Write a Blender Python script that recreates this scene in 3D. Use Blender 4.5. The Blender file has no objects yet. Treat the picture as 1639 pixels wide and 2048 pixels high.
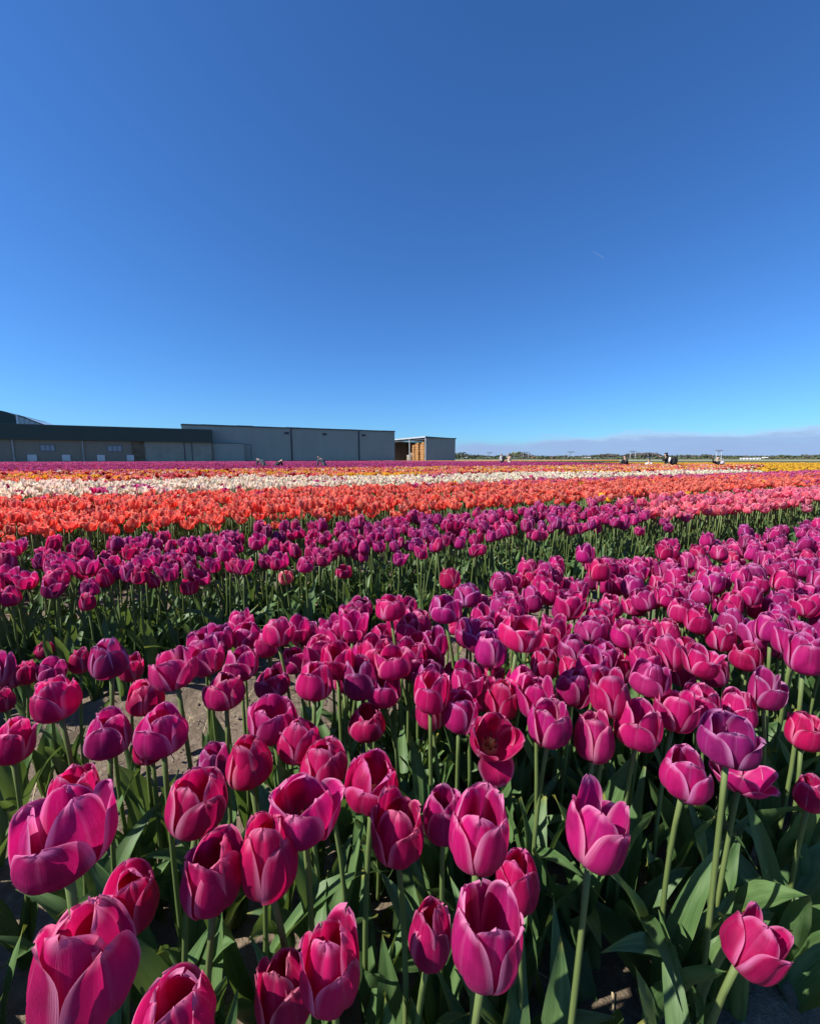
import bpy, bmesh, math, random
import numpy as np
from mathutils import Vector, Matrix, Euler

R = math.radians
sc = bpy.context.scene
COL = sc.collection

# ------------------------------------------------------------------ camera, sky, sun, exposure
CAM_H, PITCH, FPX = 0.95, 7.43, 820.0
cam = bpy.data.objects.new('camera', bpy.data.cameras.new('camera'))
COL.objects.link(cam)
sc.camera = cam
cam.location = (0, 0, CAM_H)
cam.rotation_euler = (R(90 - PITCH), 0, 0)
cam.data.sensor_fit = 'HORIZONTAL'
cam.data.sensor_width = 36
cam.data.lens = 36 * FPX / 1639
cam.data.clip_start = 0.02
cam.data.clip_end = 6000

SUN_AZ, SUN_EL = -108.0, 42.0
sun_dir = Vector((math.sin(R(SUN_AZ)) * math.cos(R(SUN_EL)), math.cos(R(SUN_AZ)) * math.cos(R(SUN_EL)), math.sin(R(SUN_EL))))
sl = bpy.data.lights.new('sun', 'SUN')
sl.energy = 5.0
sl.angle = R(0.53)
sl.color = (1.0, 0.955, 0.89)
so = bpy.data.objects.new('sun', sl)
COL.objects.link(so)
so.rotation_euler = sun_dir.to_track_quat('Z', 'Y').to_euler()

world = bpy.data.worlds.new('World')
sc.world = world
world.use_nodes = True
SKY_STRENGTH = 0.058


def build_world():
    nt = world.node_tree
    N, L = nt.nodes, nt.links
    out = N['World Output']
    bg = N['Background']
    sky = N.new('ShaderNodeTexSky')
    sky.sky_type = 'NISHITA'
    sky.sun_disc = False
    sky.sun_elevation = R(SUN_EL)
    sky.sun_rotation = R(SUN_AZ)
    sky.air_density = 1.0
    sky.dust_density = 0.25
    sky.ozone_density = 2.6
    wb = N.new('ShaderNodeMix')
    wb.data_type = 'RGBA'
    wb.blend_type = 'MULTIPLY'
    wb.inputs[0].default_value = 1
    wb.inputs[7].default_value = (0.50, 1.0, 1.64, 1)
    L.new(sky.outputs[0], wb.inputs[6])
    L.new(wb.outputs[2], bg.inputs[0])
    bg.inputs[1].default_value = SKY_STRENGTH
    # a low bank of cloud along the horizon on one side of the compass
    tc = N.new('ShaderNodeTexCoord')
    sep = N.new('ShaderNodeSeparateXYZ')
    L.new(tc.outputs['Generated'], sep.inputs[0])

    def m(op, a, b=None, clamp=False):
        n = N.new('ShaderNodeMath')
        n.operation = op
        n.use_clamp = clamp
        for i, v in enumerate((a, b)):
            if v is None:
                continue
            if isinstance(v, (int, float)):
                n.inputs[i].default_value = v
            else:
                L.new(v, n.inputs[i])
        return n.outputs[0]

    def smooth(v, a, b):
        n = N.new('ShaderNodeMapRange')
        n.interpolation_type = 'SMOOTHSTEP'
        L.new(v, n.inputs[0])
        n.inputs[1].default_value = a
        n.inputs[2].default_value = b
        return n.outputs[0]
    mp = N.new('ShaderNodeMapping')
    mp.inputs['Scale'].default_value = (9, 9, 40)
    L.new(tc.outputs['Generated'], mp.inputs[0])
    no = N.new('ShaderNodeTexNoise')
    no.inputs['Scale'].default_value = 1.0
    no.inputs['Detail'].default_value = 5
    no.inputs['Roughness'].default_value = 0.55
    L.new(mp.outputs[0], no.inputs[0])
    # side: direction dot (0.8, 0.6)
    side = m('ADD', m('MULTIPLY', sep.outputs[0], 0.80), m('MULTIPLY', sep.outputs[1], 0.60))
    s1 = smooth(side, 0.58, 0.72)
    s2 = smooth(side, 0.74, 0.92)
    top = m('ADD', m('MULTIPLY', s1, 0.040), m('MULTIPLY', s2, 0.014))
    top = m('ADD', top, m('MULTIPLY', m('SUBTRACT', no.outputs[0], 0.5), 0.046))
    rel = m('SUBTRACT', sep.outputs[2], top)
    cover = smooth(rel, 0.006, -0.014)
    dens = m('MULTIPLY', m('MULTIPLY', cover, s1), m('ADD', 0.66, m('MULTIPLY', no.outputs[0], 0.5)), True)
    lit = m('MULTIPLY', smooth(rel, -0.016, -0.002), s2)
    cc = N.new('ShaderNodeMix')
    cc.data_type = 'RGBA'
    cc.inputs[6].default_value = (0.200, 0.290, 0.470, 1)
    cc.inputs[7].default_value = (0.295, 0.365, 0.50, 1)
    L.new(lit, cc.inputs[0])
    bg2 = N.new('ShaderNodeBackground')
    L.new(cc.outputs[2], bg2.inputs[0])
    mx = N.new('ShaderNodeMixShader')
    L.new(dens, mx.inputs[0])
    L.new(bg.outputs[0], mx.inputs[1])
    L.new(bg2.outputs[0], mx.inputs[2])
    L.new(mx.outputs[0], out.inputs[0])


build_world()
sc.view_settings.view_transform = 'Standard'
sc.view_settings.look = 'None'
sc.view_settings.exposure = 0.75
sc.view_settings.gamma = 1.0
sc.view_settings.use_curve_mapping = False
sc.cycles.max_bounces = 8
sc.cycles.transparent_max_bounces = 8

# ------------------------------------------------------------------ helpers
U2 = np.array([0.883, 0.469])      # along the flower beds
N2 = np.array([-0.469, 0.883])     # across the flower beds, away from the camera


def st(t, s, z=0.0):
    p = U2 * t + N2 * s
    return (float(p[0]), float(p[1]), z)


cp, sp = math.cos(R(PITCH)), math.sin(R(PITCH))


def ray(px, py):
    xr, yr = (px - 819.5) / FPX, (1024 - py) / FPX
    return Vector((xr, cp + yr * sp, -sp + yr * cp))     # unit depth along the lens axis


def project(p):
    """World points (n,3) -> photo pixels and depth."""
    p = np.asarray(p, float).reshape(-1, 3) - np.array([0, 0, CAM_H])
    depth = p[:, 1] * cp - p[:, 2] * sp
    up = p[:, 1] * sp + p[:, 2] * cp
    dd = np.where(depth > 0.02, depth, 0.02)
    return 819.5 + FPX * p[:, 0] / dd, 1024 - FPX * up / dd, depth


def tag(o, label=None, cat=None, group=None, kind=None):
    if label:
        o['label'] = label
    if cat:
        o['category'] = cat
    if group:
        o['group'] = group
    if kind:
        o['kind'] = kind
    return o


def empty(name, loc=(0, 0, 0), rz=0.0):
    o = bpy.data.objects.new(name, None)
    o.empty_display_size = 0.05
    o.location = loc
    o.rotation_euler = (0, 0, rz)
    COL.objects.link(o)
    return o


def mesh_data(name, verts, faces, mats=(), midx=None, uvs=None, smooth=False):
    me = bpy.data.meshes.new(name)
    me.from_pydata([tuple(v) for v in verts], [], faces)
    for m in mats:
        me.materials.append(m)
    if midx is not None:
        me.polygons.foreach_set('material_index', np.asarray(midx, dtype=np.int32))
    if smooth:
        me.polygons.foreach_set('use_smooth', np.ones(len(faces), dtype=bool))
    if uvs is not None:
        uvl = me.uv_layers.new(name='uv')
        li = np.empty(len(me.loops), dtype=np.int32)
        me.loops.foreach_get('vertex_index', li)
        uvl.data.foreach_set('uv', np.asarray(uvs, dtype=np.float32)[li].ravel())
    me.update()
    return me


def link(name, me, parent=None, loc=None, rot=None, scale=None):
    o = bpy.data.objects.new(name, me)
    if loc is not None:
        o.location = loc
    if rot is not None:
        o.rotation_euler = rot
    if scale is not None:
        o.scale = scale
    if parent is not None:
        o.parent = parent
    COL.objects.link(o)
    return o


class MB:
    """Collects simple solids and links them as one mesh object."""

    def __init__(self):
        self.v, self.f, self.m = [], [], []

    def add(self, verts, faces, mi=0):
        b = len(self.v)
        self.v += [tuple(p) for p in verts]
        self.f += [tuple(b + i for i in f) for f in faces]
        self.m += [mi] * len(faces)

    def box(self, c, size, mi=0, rz=0.0, M=None):
        sx, sy, sz = size[0] / 2, size[1] / 2, size[2] / 2
        vs = [Vector((x * sx, y * sy, z * sz)) for x in (-1, 1) for y in (-1, 1) for z in (-1, 1)]
        rot = Matrix.Rotation(rz, 3, 'Z') if M is None else M
        vs = [rot @ v + Vector(c) for v in vs]
        self.add(vs, [(0, 1, 3, 2), (4, 6, 7, 5), (0, 4, 5, 1), (2, 3, 7, 6), (0, 2, 6, 4), (1, 5, 7, 3)], mi)

    def prism(self, poly, axis_from, axis_to, mi=0):
        """poly: points (a list of Vectors); extruded by the vector axis_to - axis_from."""
        d = Vector(axis_to) - Vector(axis_from)
        n = len(poly)
        vs = [Vector(p) for p in poly] + [Vector(p) + d for p in poly]
        fs = [tuple(range(n - 1, -1, -1)), tuple(range(n, 2 * n))]
        fs += [(i, (i + 1) % n, n + (i + 1) % n, n + i) for i in range(n)]
        self.add(vs, fs, mi)

    def tube(self, pts, radii, n=8, mi=0, cap=True):
        pts = [Vector(p) for p in pts]
        b = len(self.v)
        prev = None
        for i, p in enumerate(pts):
            t = (pts[min(i + 1, len(pts) - 1)] - pts[max(i - 1, 0)]).normalized()
            if prev is None:
                a = t.orthogonal().normalized()
            else:
                a = (prev - t * prev.dot(t)).normalized()
            prev = a
            c = t.cross(a)
            r = radii[i] if hasattr(radii, '__len__') else radii
            for k in range(n):
                an = 2 * math.pi * k / n
                self.v.append(tuple(p + (a * math.cos(an) + c * math.sin(an)) * r))
        for i in range(len(pts) - 1):
            for k in range(n):
                k2 = (k + 1) % n
                self.f.append((b + i * n + k, b + i * n + k2, b + (i + 1) * n + k2, b + (i + 1) * n + k))
                self.m.append(mi)
        if cap:
            self.f.append(tuple(b + k for k in range(n - 1, -1, -1)))
            self.m.append(mi)
            e = b + (len(pts) - 1) * n
            self.f.append(tuple(e + k for k in range(n)))
            self.m.append(mi)

    def build(self, name, mats, parent=None, smooth=False, **kw):
        if not isinstance(mats, (list, tuple)):
            mats = [mats]
        return link(name, mesh_data(name, self.v, self.f, mats, self.m, smooth=smooth), parent, **kw)


# ------------------------------------------------------------------ materials
def new_mat(name):
    m = bpy.data.materials.new(name)
    m.use_nodes = True
    nt = m.node_tree
    return m, nt, nt.nodes, nt.links, nt.nodes['Principled BSDF'], nt.nodes['Material Output']


def mixc(N, L, fac, a, b, blend='MIX'):
    n = N.new('ShaderNodeMix')
    n.data_type = 'RGBA'
    n.blend_type = blend
    for i, v in ((0, fac), (6, a), (7, b)):
        if isinstance(v, (int, float)):
            n.inputs[i].default_value = v
        elif isinstance(v, (tuple, list)):
            n.inputs[i].default_value = (*v[:3], 1)
        else:
            L.new(v, n.inputs[i])
    return n.outputs[2]


def mathn(N, L, op, a, b=0.0, c=None, clamp=False):
    n = N.new('ShaderNodeMath')
    n.operation = op
    n.use_clamp = clamp
    for i, v in enumerate((a, b, c)):
        if v is None:
            continue
        if isinstance(v, (int, float)):
            n.inputs[i].default_value = v
        else:
            L.new(v, n.inputs[i])
    return n.outputs[0]


def smoothn(N, L, v, a, b):
    n = N.new('ShaderNodeMapRange')
    n.interpolation_type = 'SMOOTHSTEP'
    L.new(v, n.inputs[0])
    n.inputs[1].default_value = a
    n.inputs[2].default_value = b
    return n.outputs[0]


def noisen(N, L, vec, scale, detail=3, rough=0.5, mapping=None):
    if mapping is not None:
        mp = N.new('ShaderNodeMapping')
        mp.inputs['Scale'].default_value = mapping
        L.new(vec, mp.inputs[0])
        vec = mp.outputs[0]
    n = N.new('ShaderNodeTexNoise')
    n.inputs['Scale'].default_value = scale
    n.inputs['Detail'].default_value = detail
    n.inputs['Roughness'].default_value = rough
    L.new(vec, n.inputs['Vector'])
    return n.outputs[0]


def bumpn(N, L, h, strength, dist, bsdf):
    b = N.new('ShaderNodeBump')
    b.inputs['Strength'].default_value = strength
    b.inputs['Distance'].default_value = dist
    L.new(h, b.inputs['Height'])
    L.new(b.outputs[0], bsdf.inputs['Normal'])


def petal_material():
    m, nt, N, L, P, out = new_mat('tulip_petal')
    at = N.new('ShaderNodeAttribute')
    at.attribute_type = 'INSTANCER'
    at.attribute_name = 'tint'
    ar = N.new('ShaderNodeAttribute')
    ar.attribute_type = 'INSTANCER'
    ar.attribute_name = 'rim'
    ab = N.new('ShaderNodeAttribute')
    ab.attribute_type = 'INSTANCER'
    ab.attribute_name = 'base'
    uv = N.new('ShaderNodeUVMap')
    uv.uv_map = 'uv'
    sep = N.new('ShaderNodeSeparateXYZ')
    L.new(uv.outputs[0], sep.inputs[0])
    u, v = sep.outputs[0], sep.outputs[1]
    oi = N.new('ShaderNodeObjectInfo')
    au = mathn(N, L, 'ABSOLUTE', mathn(N, L, 'MULTIPLY_ADD', u, 2.0, -1.0))
    # fine lengthwise veins and a soft blotchy variation of the colour
    off = N.new('ShaderNodeCombineXYZ')
    L.new(mathn(N, L, 'ADD', u, mathn(N, L, 'MULTIPLY', oi.outputs['Random'], 9.0)), off.inputs[0])
    L.new(v, off.inputs[1])
    L.new(mathn(N, L, 'MULTIPLY', oi.outputs['Random'], 31.0), off.inputs[2])
    vein = noisen(N, L, off.outputs[0], 1.0, 4, 0.6, (80, 2.6, 1))
    blotch = noisen(N, L, off.outputs[0], 2.2, 3)
    col = mixc(N, L, mathn(N, L, 'MULTIPLY', smoothn(N, L, vein, 0.46, 0.74), 0.07), at.outputs['Color'], ar.outputs['Color'])
    dark = mixc(N, L, 1.0, at.outputs['Color'], (0.62, 0.55, 0.62), 'MULTIPLY')
    col = mixc(N, L, smoothn(N, L, blotch, 0.42, 0.7), col, dark)
    # petal's own pale rim plus painted edge light, upper part, frayed by the veins
    e = mathn(N, L, 'MAXIMUM', smoothn(N, L, mathn(N, L, 'ADD', au, mathn(N, L, 'MULTIPLY', blotch, 0.16)), 0.80, 1.10), smoothn(N, L, mathn(N, L, 'ADD', v, mathn(N, L, 'MULTIPLY', blotch, 0.05)), 0.91, 1.04))
    e = mathn(N, L, 'MULTIPLY', e, smoothn(N, L, v, 0.10, 0.5))
    e = mathn(N, L, 'MULTIPLY', e, mathn(N, L, 'MULTIPLY_ADD', vein, 1.5, -0.02), clamp=True)
    col = mixc(N, L, e, col, ar.outputs['Color'])
    rib = smoothn(N, L, au, 0.10, 0.0)
    col = mixc(N, L, mathn(N, L, 'MULTIPLY', rib, mathn(N, L, 'MULTIPLY', mathn(N, L, 'MULTIPLY', v, vein), 0.22)), col, ar.outputs['Color'])
    grain = noisen(N, L, off.outputs[0], 120.0, 2, 0.7)
    col = mixc(N, L, mathn(N, L, 'MULTIPLY', smoothn(N, L, grain, 0.45, 0.8), 0.07), col, ar.outputs['Color'])
    # base of the petal
    bs = smoothn(N, L, mathn(N, L, 'ADD', v, mathn(N, L, 'MULTIPLY', vein, 0.08)), 0.20, 0.05)
    col = mixc(N, L, bs, col, ab.outputs['Color'])
    L.new(col, P.inputs['Base Color'])
    P.inputs['Roughness'].default_value = 0.5
    P.inputs['Specular IOR Level'].default_value = 0.20
    P.inputs['Sheen Weight'].default_value = 0.06
    P.inputs['Sheen Roughness'].default_value = 0.35
    P.inputs['Sheen Tint'].default_value = (0.8, 0.72, 1.0, 1)
    bumpn(N, L, mathn(N, L, 'ADD', vein, mathn(N, L, 'ADD', mathn(N, L, 'MULTIPLY', blotch, 1.2), mathn(N, L, 'MULTIPLY', grain, 0.25))), 0.45, 0.0014, P)
    tr = N.new('ShaderNodeBsdfTranslucent')
    L.new(mixc(N, L, 1.0, col, (1.2, 0.80, 0.90), 'MULTIPLY'), tr.inputs[0])
    mx = N.new('ShaderNodeMixShader')
    mx.inputs[0].default_value = 0.48
    L.new(P.outputs[0], mx.inputs[1])
    L.new(tr.outputs[0], mx.inputs[2])
    L.new(mx.outputs[0], out.inputs[0])
    return m


def leaf_material(name, base, base2, trans):
    m, nt, N, L, P, out = new_mat(name)
    uv = N.new('ShaderNodeUVMap')
    uv.uv_map = 'uv'
    oi = N.new('ShaderNodeObjectInfo')
    off = N.new('ShaderNodeVectorMath')
    L.new(uv.outputs[0], off.inputs[0])
    cx = N.new('ShaderNodeCombineXYZ')
    L.new(mathn(N, L, 'MULTIPLY', oi.outputs['Random'], 17.0), cx.inputs[0])
    L.new(mathn(N, L, 'MULTIPLY', oi.outputs['Random'], 5.0), cx.inputs[2])
    L.new(cx.outputs[0], off.inputs[1])
    vein = noisen(N, L, off.outputs[0], 1.0, 3, 0.55, (44, 1.4, 1))
    blotch = noisen(N, L, off.outputs[0], 3.0, 4)
    col = mixc(N, L, smoothn(N, L, blotch, 0.35, 0.7), base, base2)
    col = mixc(N, L, mathn(N, L, 'MULTIPLY', smoothn(N, L, vein, .4, .7), 0.40), col, tuple(c * 1.5 for c in base2))
    spk = noisen(N, L, off.outputs[0], 14.0, 4, .7)
    col = mixc(N, L, mathn(N, L, 'MULTIPLY', smoothn(N, L, spk, .66, .78), 0.5), col, (0.17, 0.135, 0.075))
    sep = N.new('ShaderNodeSeparateXYZ')
    L.new(uv.outputs[0], sep.inputs[0])
    tip = smoothn(N, L, mathn(N, L, 'ADD', sep.outputs[1], mathn(N, L, 'MULTIPLY', oi.outputs['Random'], 0.12)), 1.0, 1.08)
    col = mixc(N, L, tip, col, (0.26, 0.25, 0.05))
    L.new(col, P.inputs['Base Color'])
    P.inputs['Roughness'].default_value = 0.48
    P.inputs['Specular IOR Level'].default_value = 0.30
    bumpn(N, L, vein, 0.35, 0.0012, P)
    tr = N.new('ShaderNodeBsdfTranslucent')
    L.new(mixc(N, L, 0.6, col, trans), tr.inputs[0])
    mx = N.new('ShaderNodeMixShader')
    mx.inputs[0].default_value = 0.24
    L.new(P.outputs[0], mx.inputs[1])
    L.new(tr.outputs[0], mx.inputs[2])
    L.new(mx.outputs[0], out.inputs[0])
    return m


def plain(name, col, rough=0.7, var=0.18, scale=3.0, spec=0.3, metal=0.0, stretch=None, bump=0.0, bump_dist=0.01):
    m, nt, N, L, P, out = new_mat(name)
    tc = N.new('ShaderNodeTexCoord')
    n = noisen(N, L, tc.outputs['Object'], scale, 5, 0.6, stretch)
    d = tuple(c * (1 - var) for c in col)
    b = tuple(min(1, c * (1 + var)) for c in col)
    L.new(mixc(N, L, smoothn(N, L, n, 0.3, 0.7), d, b), P.inputs['Base Color'])
    P.inputs['Roughness'].default_value = rough
    P.inputs['Specular IOR Level'].default_value = spec
    P.inputs['Metallic'].default_value = metal
    if bump:
        bumpn(N, L, n, bump, bump_dist, P)
    return m


def clad_material(name, col, ribs=3.0, rough=0.5):
    """Profiled metal cladding: fine upright ribs, faint streaks of dirt."""
    m, nt, N, L, P, out = new_mat(name)
    tc = N.new('ShaderNodeTexCoord')
    w = N.new('ShaderNodeTexWave')
    w.wave_type = 'BANDS'
    w.bands_direction = 'X'
    w.inputs['Scale'].default_value = ribs
    w.inputs['Distortion'].default_value = 0
    L.new(tc.outputs['Object'], w.inputs[0])
    st_ = noisen(N, L, tc.outputs['Object'], 1.0, 5, 0.6, (0.9, 0.9, 0.12))
    cl = noisen(N, L, tc.outputs['Object'], 0.15, 3)
    c = mixc(N, L, smoothn(N, L, st_, 0.3, 0.75), tuple(k * 0.96 for k in col), tuple(k * 1.04 for k in col))
    c = mixc(N, L, mathn(N, L, 'MULTIPLY', smoothn(N, L, cl, 0.4, 0.7), 0.2), c, tuple(k * 0.72 for k in col))
    L.new(c, P.inputs['Base Color'])
    P.inputs['Roughness'].default_value = rough
    P.inputs['Specular IOR Level'].default_value = 0.3
    bumpn(N, L, w.outputs[0], 0.15, 0.02, P)
    return m


def soil_material(name, dark, mid, pale, scale=1.0):
    m, nt, N, L, P, out = new_mat(name)
    tc = N.new('ShaderNodeTexCoord')
    a = noisen(N, L, tc.outputs['Object'], 3.2 * scale, 6, 0.62)
    b = noisen(N, L, tc.outputs['Object'], 34 * scale, 5, 0.7)
    g = noisen(N, L, tc.outputs['Object'], 240 * scale, 3, 0.7)
    c = mixc(N, L, smoothn(N, L, a, 0.3, 0.7), dark, mid)
    c = mixc(N, L, mathn(N, L, 'MULTIPLY', smoothn(N, L, b, 0.45, 0.75), 0.7), c, pale)
    c = mixc(N, L, mathn(N, L, 'MULTIPLY', smoothn(N, L, g, 0.5, 0.75), 0.4), c, dark)
    L.new(c, P.inputs['Base Color'])
    P.inputs['Roughness'].default_value = 0.95
    P.inputs['Specular IOR Level'].default_value = 0.15
    bumpn(N, L, mathn(N, L, 'ADD', b, mathn(N, L, 'MULTIPLY', g, 0.35)), 0.9, 0.012, P)
    return m


M_PETAL = petal_material()
M_LEAF = leaf_material('tulip_leaf', (0.046, 0.098, 0.028), (0.108, 0.180, 0.064), (0.22, 0.32, 0.04))
M_STEM = leaf_material('tulip_stem', (0.105, 0.150, 0.042), (0.160, 0.210, 0.070), (0.22, 0.30, 0.05))
M_PISTIL = plain('tulip_pistil', (0.42, 0.40, 0.10), 0.6, 0.3, 300)
M_STAMEN = plain('tulip_anther', (0.10, 0.07, 0.05), 0.7, 0.4, 300)
M_SOIL = soil_material('path_soil', (0.115, 0.086, 0.060), (0.215, 0.164, 0.116), (0.33, 0.262, 0.19))
M_FAR_SOIL = soil_material('field_soil', (0.060, 0.060, 0.034), (0.095, 0.098, 0.046), (0.14, 0.13, 0.07), 0.04)
M_STRAW = plain('dry_straw', (0.36, 0.29, 0.17), 0.8, 0.35, 60)


# ------------------------------------------------------------------ tulip geometry
def crom(xs, ys, x):
    """Smooth interpolation through control points."""
    xs, ys = np.asarray(xs, float), np.asarray(ys, float)
    d = np.gradient(ys, xs)
    i = np.clip(np.searchsorted(xs, x) - 1, 0, len(xs) - 2)
    h = xs[i + 1] - xs[i]
    k = (x - xs[i]) / h
    return ((2 * k**3 - 3 * k**2 + 1) * ys[i] + (k**3 - 2 * k**2 + k) * h * d[i] + (-2 * k**3 + 3 * k**2) * ys[i + 1] + (k**3 - k**2) * h * d[i + 1])


PV = [0, .14, .30, .48, .66, .83, 1.0]
PR = [.05, .27, .425, .49, .475, .415, .335]
PZ = [0, .035, .15, .345, .57, .79, 1.0]


def petal_grid(rng, nu, nv, rs=1.0, zs=1.0, opening=0.0, wide=0.53, phi=0.0, fat=1.0, curl=None, tip=None, pointed=None, notch=None, lobe=0.0):
    """One petal of a bloom of unit height, standing on the origin."""
    x = np.linspace(0, 1, nv + 1)
    v = 1 - (1 - x) ** 1.35
    Rv, Zv = crom(PV, PR, v) * rs * fat, crom(PV, PZ, v) * zs
    p = rng.uniform(1.75, 2.7) if pointed is None else pointed
    up = np.sqrt(np.clip(1 - (np.clip((v - .5) / .5, 0, 1)) ** p, 0, 1))
    f = np.where(v < .5, .20 + .80 * np.sin(np.pi / 2 * np.clip(v / .5, 0, 1)) ** 0.9, up)
    f[-1] = 0.05
    Wv = wide * f * fat
    Wv = np.minimum(Wv, Rv * 1.45 + 0.02)
    cup = rng.uniform(.86, 1.12)
    Rc = np.maximum(Rv * cup, .16)
    u = np.linspace(-1, 1, nu + 1)
    V, Uu = np.meshgrid(v, u, indexing='ij')
    a = Uu * (Wv / Rc)[:, None]
    rad = (Rv - Rc)[:, None] + Rc[:, None] * np.cos(a)
    tan = Rc[:, None] * np.sin(a)
    z = np.repeat(Zv[:, None], nu + 1, 1)
    cr = rng.uniform(-.03, .07) if curl is None else curl
    rad += cr * np.abs(Uu) ** 3 * V
    rad -= rng.uniform(.018, .046) * np.exp(-(Uu / .13) ** 2) * np.sin(np.pi * np.clip(V, 0, 1)) ** .6
    rad += .012 * np.exp(-((np.abs(Uu) - .28) / .12) ** 2) * V
    tc = rng.uniform(-.07, .05) if tip is None else tip
    rad += tc * np.clip((V - .76) / .24, 0, 1) ** 2
    ph = rng.uniform(0, 6.28)
    rad += rng.uniform(.008, .022) * np.sin(5.2 * Uu + ph) * V ** 2
    rad += rng.uniform(.004, .014) * np.sin(9.0 * V + 3 * Uu + ph) * np.abs(Uu)
    z += rng.uniform(.008, .024) * np.sin(7 * Uu + ph * 2) * V ** 3
    rad += rng.uniform(.004, .012) * np.sin(13 * Uu + ph * 3) * V ** 4
    nt = rng.uniform(.01, .10) if notch is None else notch
    z -= nt * np.exp(-(Uu / .17) ** 2) * V ** 7
    tan += lobe * V ** 2
    # hinge outwards at the base
    ca, sa = math.cos(opening), math.sin(opening)
    bend = V ** .8
    oa = opening * bend
    rad, z = rad * np.cos(oa) + z * np.sin(oa), z * np.cos(oa) - rad * np.sin(oa) * .55
    cph, sph = math.cos(phi), math.sin(phi)
    X, Y = rad * cph - tan * sph, rad * sph + tan * cph
    verts = np.stack([X, Y, z], -1).reshape(-1, 3)
    uvs = np.stack([(Uu + 1) / 2, V], -1).reshape(-1, 2)
    n = nu + 1
    faces = [(i * n + k, i * n + k + 1, (i + 1) * n + k + 1, (i + 1) * n + k) for i in range(nv) for k in range(nu)]
    return verts, faces, uvs


def bloom_petals(rng, openness, nu, nv, fat=1.0, special=None, ph0=None):
    """openness 0 (egg) to 1 (wide)."""
    res = []
    ph0 = rng.uniform(0, 6.28) if ph0 is None else ph0
    base = -.125 + openness * .60
    for ring in (0, 1):
        for k in range(3):
            op = base + rng.uniform(-.07, .10) + (0.07 if ring == 0 else -.05) + openness * rng.uniform(-.14, .18)
            kw = {}
            if special and (ring, k) in special:
                kw = dict(special[(ring, k)])
                op = kw.pop('opening', op)
            phi = ph0 + k * 2.0944 + (1.0472 if ring else 0) + rng.uniform(-.09, .09)
            res.append(petal_grid(rng, nu, nv, rs=(1.0 if ring == 0 else .86) * rng.uniform(.96, 1.04), zs=rng.uniform(.80, .99) if ring == 0 else rng.uniform(.96, 1.10),
                                  opening=op, wide=(.52 if ring == 0 else .47) * rng.uniform(.93, 1.06), phi=phi, fat=fat, **(kw if 'tip' in kw or openness > .5 else dict(kw, tip=rng.uniform(-.10, .06)))))
    return res


def heart_geo():
    """Receptacle, pistil and six stamens, unit bloom height."""
    b = MB()
    b.tube([(0, 0, -.03), (0, 0, .02), (0, 0, .07)], [.05, .10, .06], 8, 0)
    b.tube([(0, 0, .05), (0, 0, .18), (0, 0, .33)], [.055, .065, .05], 6, 0)
    for k in range(3):
        a = k * 2.094
        b.tube([(0, 0, .33), (math.cos(a) * .07, math.sin(a) * .07, .36)], [.035, .02], 5, 0)
    for k in range(6):
        a = k * 1.047 + .3
        c, s = math.cos(a), math.sin(a)
        b.tube([(c * .05, s * .05, .04), (c * .13, s * .13, .18)], [.014, .01], 4, 0)
        b.tube([(c * .13, s * .13, .17), (c * .16, s * .16, .34)], [.022, .014], 5, 1)
    return b


def leaf_grid(rng, nu=4, nv=10, L=None, w=None, a0=None, a1=None):
    """One lance-shaped leaf that starts at the stem foot and heads along +X."""
    L = rng.uniform(.20, .32) if L is None else L
    w = rng.uniform(.015, .029) if w is None else w
    a0 = rng.uniform(.06, .30) if a0 is None else a0
    a1 = rng.choice([rng.uniform(.05, .5), rng.uniform(.4, 1.3), rng.uniform(1.0, 2.1)]) if a1 is None else a1
    v = np.linspace(0, 1, nv + 1)
    al = a0 + a1 * v ** 1.7
    ds = L / nv
    cx = np.concatenate([[0], np.cumsum(np.sin(al[:-1]) * ds)]) + .006
    cz = np.concatenate([[0], np.cumsum(np.cos(al[:-1]) * ds)])
    sway = rng.uniform(-.05, .05) * v ** 2
    f = np.clip(np.sin(np.pi * np.clip(v * .86 + .14, 0, 1) ** .92), 0, 1) ** .85
    f[0] = .55
    f[-1] = .02
    tw = rng.uniform(-.9, .9) * v ** 1.4
    fold = rng.uniform(.35, .8) * (1 - .55 * v)
    u = np.linspace(-1, 1, nu + 1)
    ph = rng.uniform(0, 6.28)
    V, Uu = np.meshgrid(v, u, indexing='ij')
    Wd = (w * f)[:, None]
    lat = Uu * Wd
    nor = fold[:, None] * (Uu ** 2) * Wd + .0035 * np.sin(14 * V + ph + 1.6 * Uu) * np.abs(Uu) * (V > .1)
    lat2 = lat * np.cos(tw)[:, None] - nor * np.sin(tw)[:, None]
    nor2 = lat * np.sin(tw)[:, None] + nor * np.cos(tw)[:, None]
    # the upper side of the leaf faces the stem
    nx, nz = -np.cos(al)[:, None], np.sin(al)[:, None]
    X = cx[:, None] + nx * nor2
    Y = lat2 + sway[:, None]
    Z = cz[:, None] + nz * nor2
    verts = np.stack([X, Y, Z], -1).reshape(-1, 3)
    uvs = np.stack([(Uu + 1) / 2, V], -1).reshape(-1, 2)
    n = nu + 1
    faces = [(i * n + k, i * n + k + 1, (i + 1) * n + k + 1, (i + 1) * n + k) for i in range(nv) for k in range(nu)]
    return verts, faces, uvs


def stem_geo(p0, p1, r, n=8, k=6, bow=None):
    b = MB()
    p0, p1 = Vector(p0), Vector(p1)
    bow = Vector((0, 0, 0)) if bow is None else Vector(bow)
    pts, rad = [], []
    for i in range(k + 1):
        x = i / k
        pts.append(p0.lerp(p1, x) + bow * (4 * x * (1 - x)))
        rad.append(r * (1.08 - .16 * x + .10 * max(0, x - .9) * 10))
    b.tube(pts, rad, n, 0)
    uv = [((i % n) / n, (i // n) / k * .9) for i in range(len(b.v))]
    return b, uv


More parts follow.
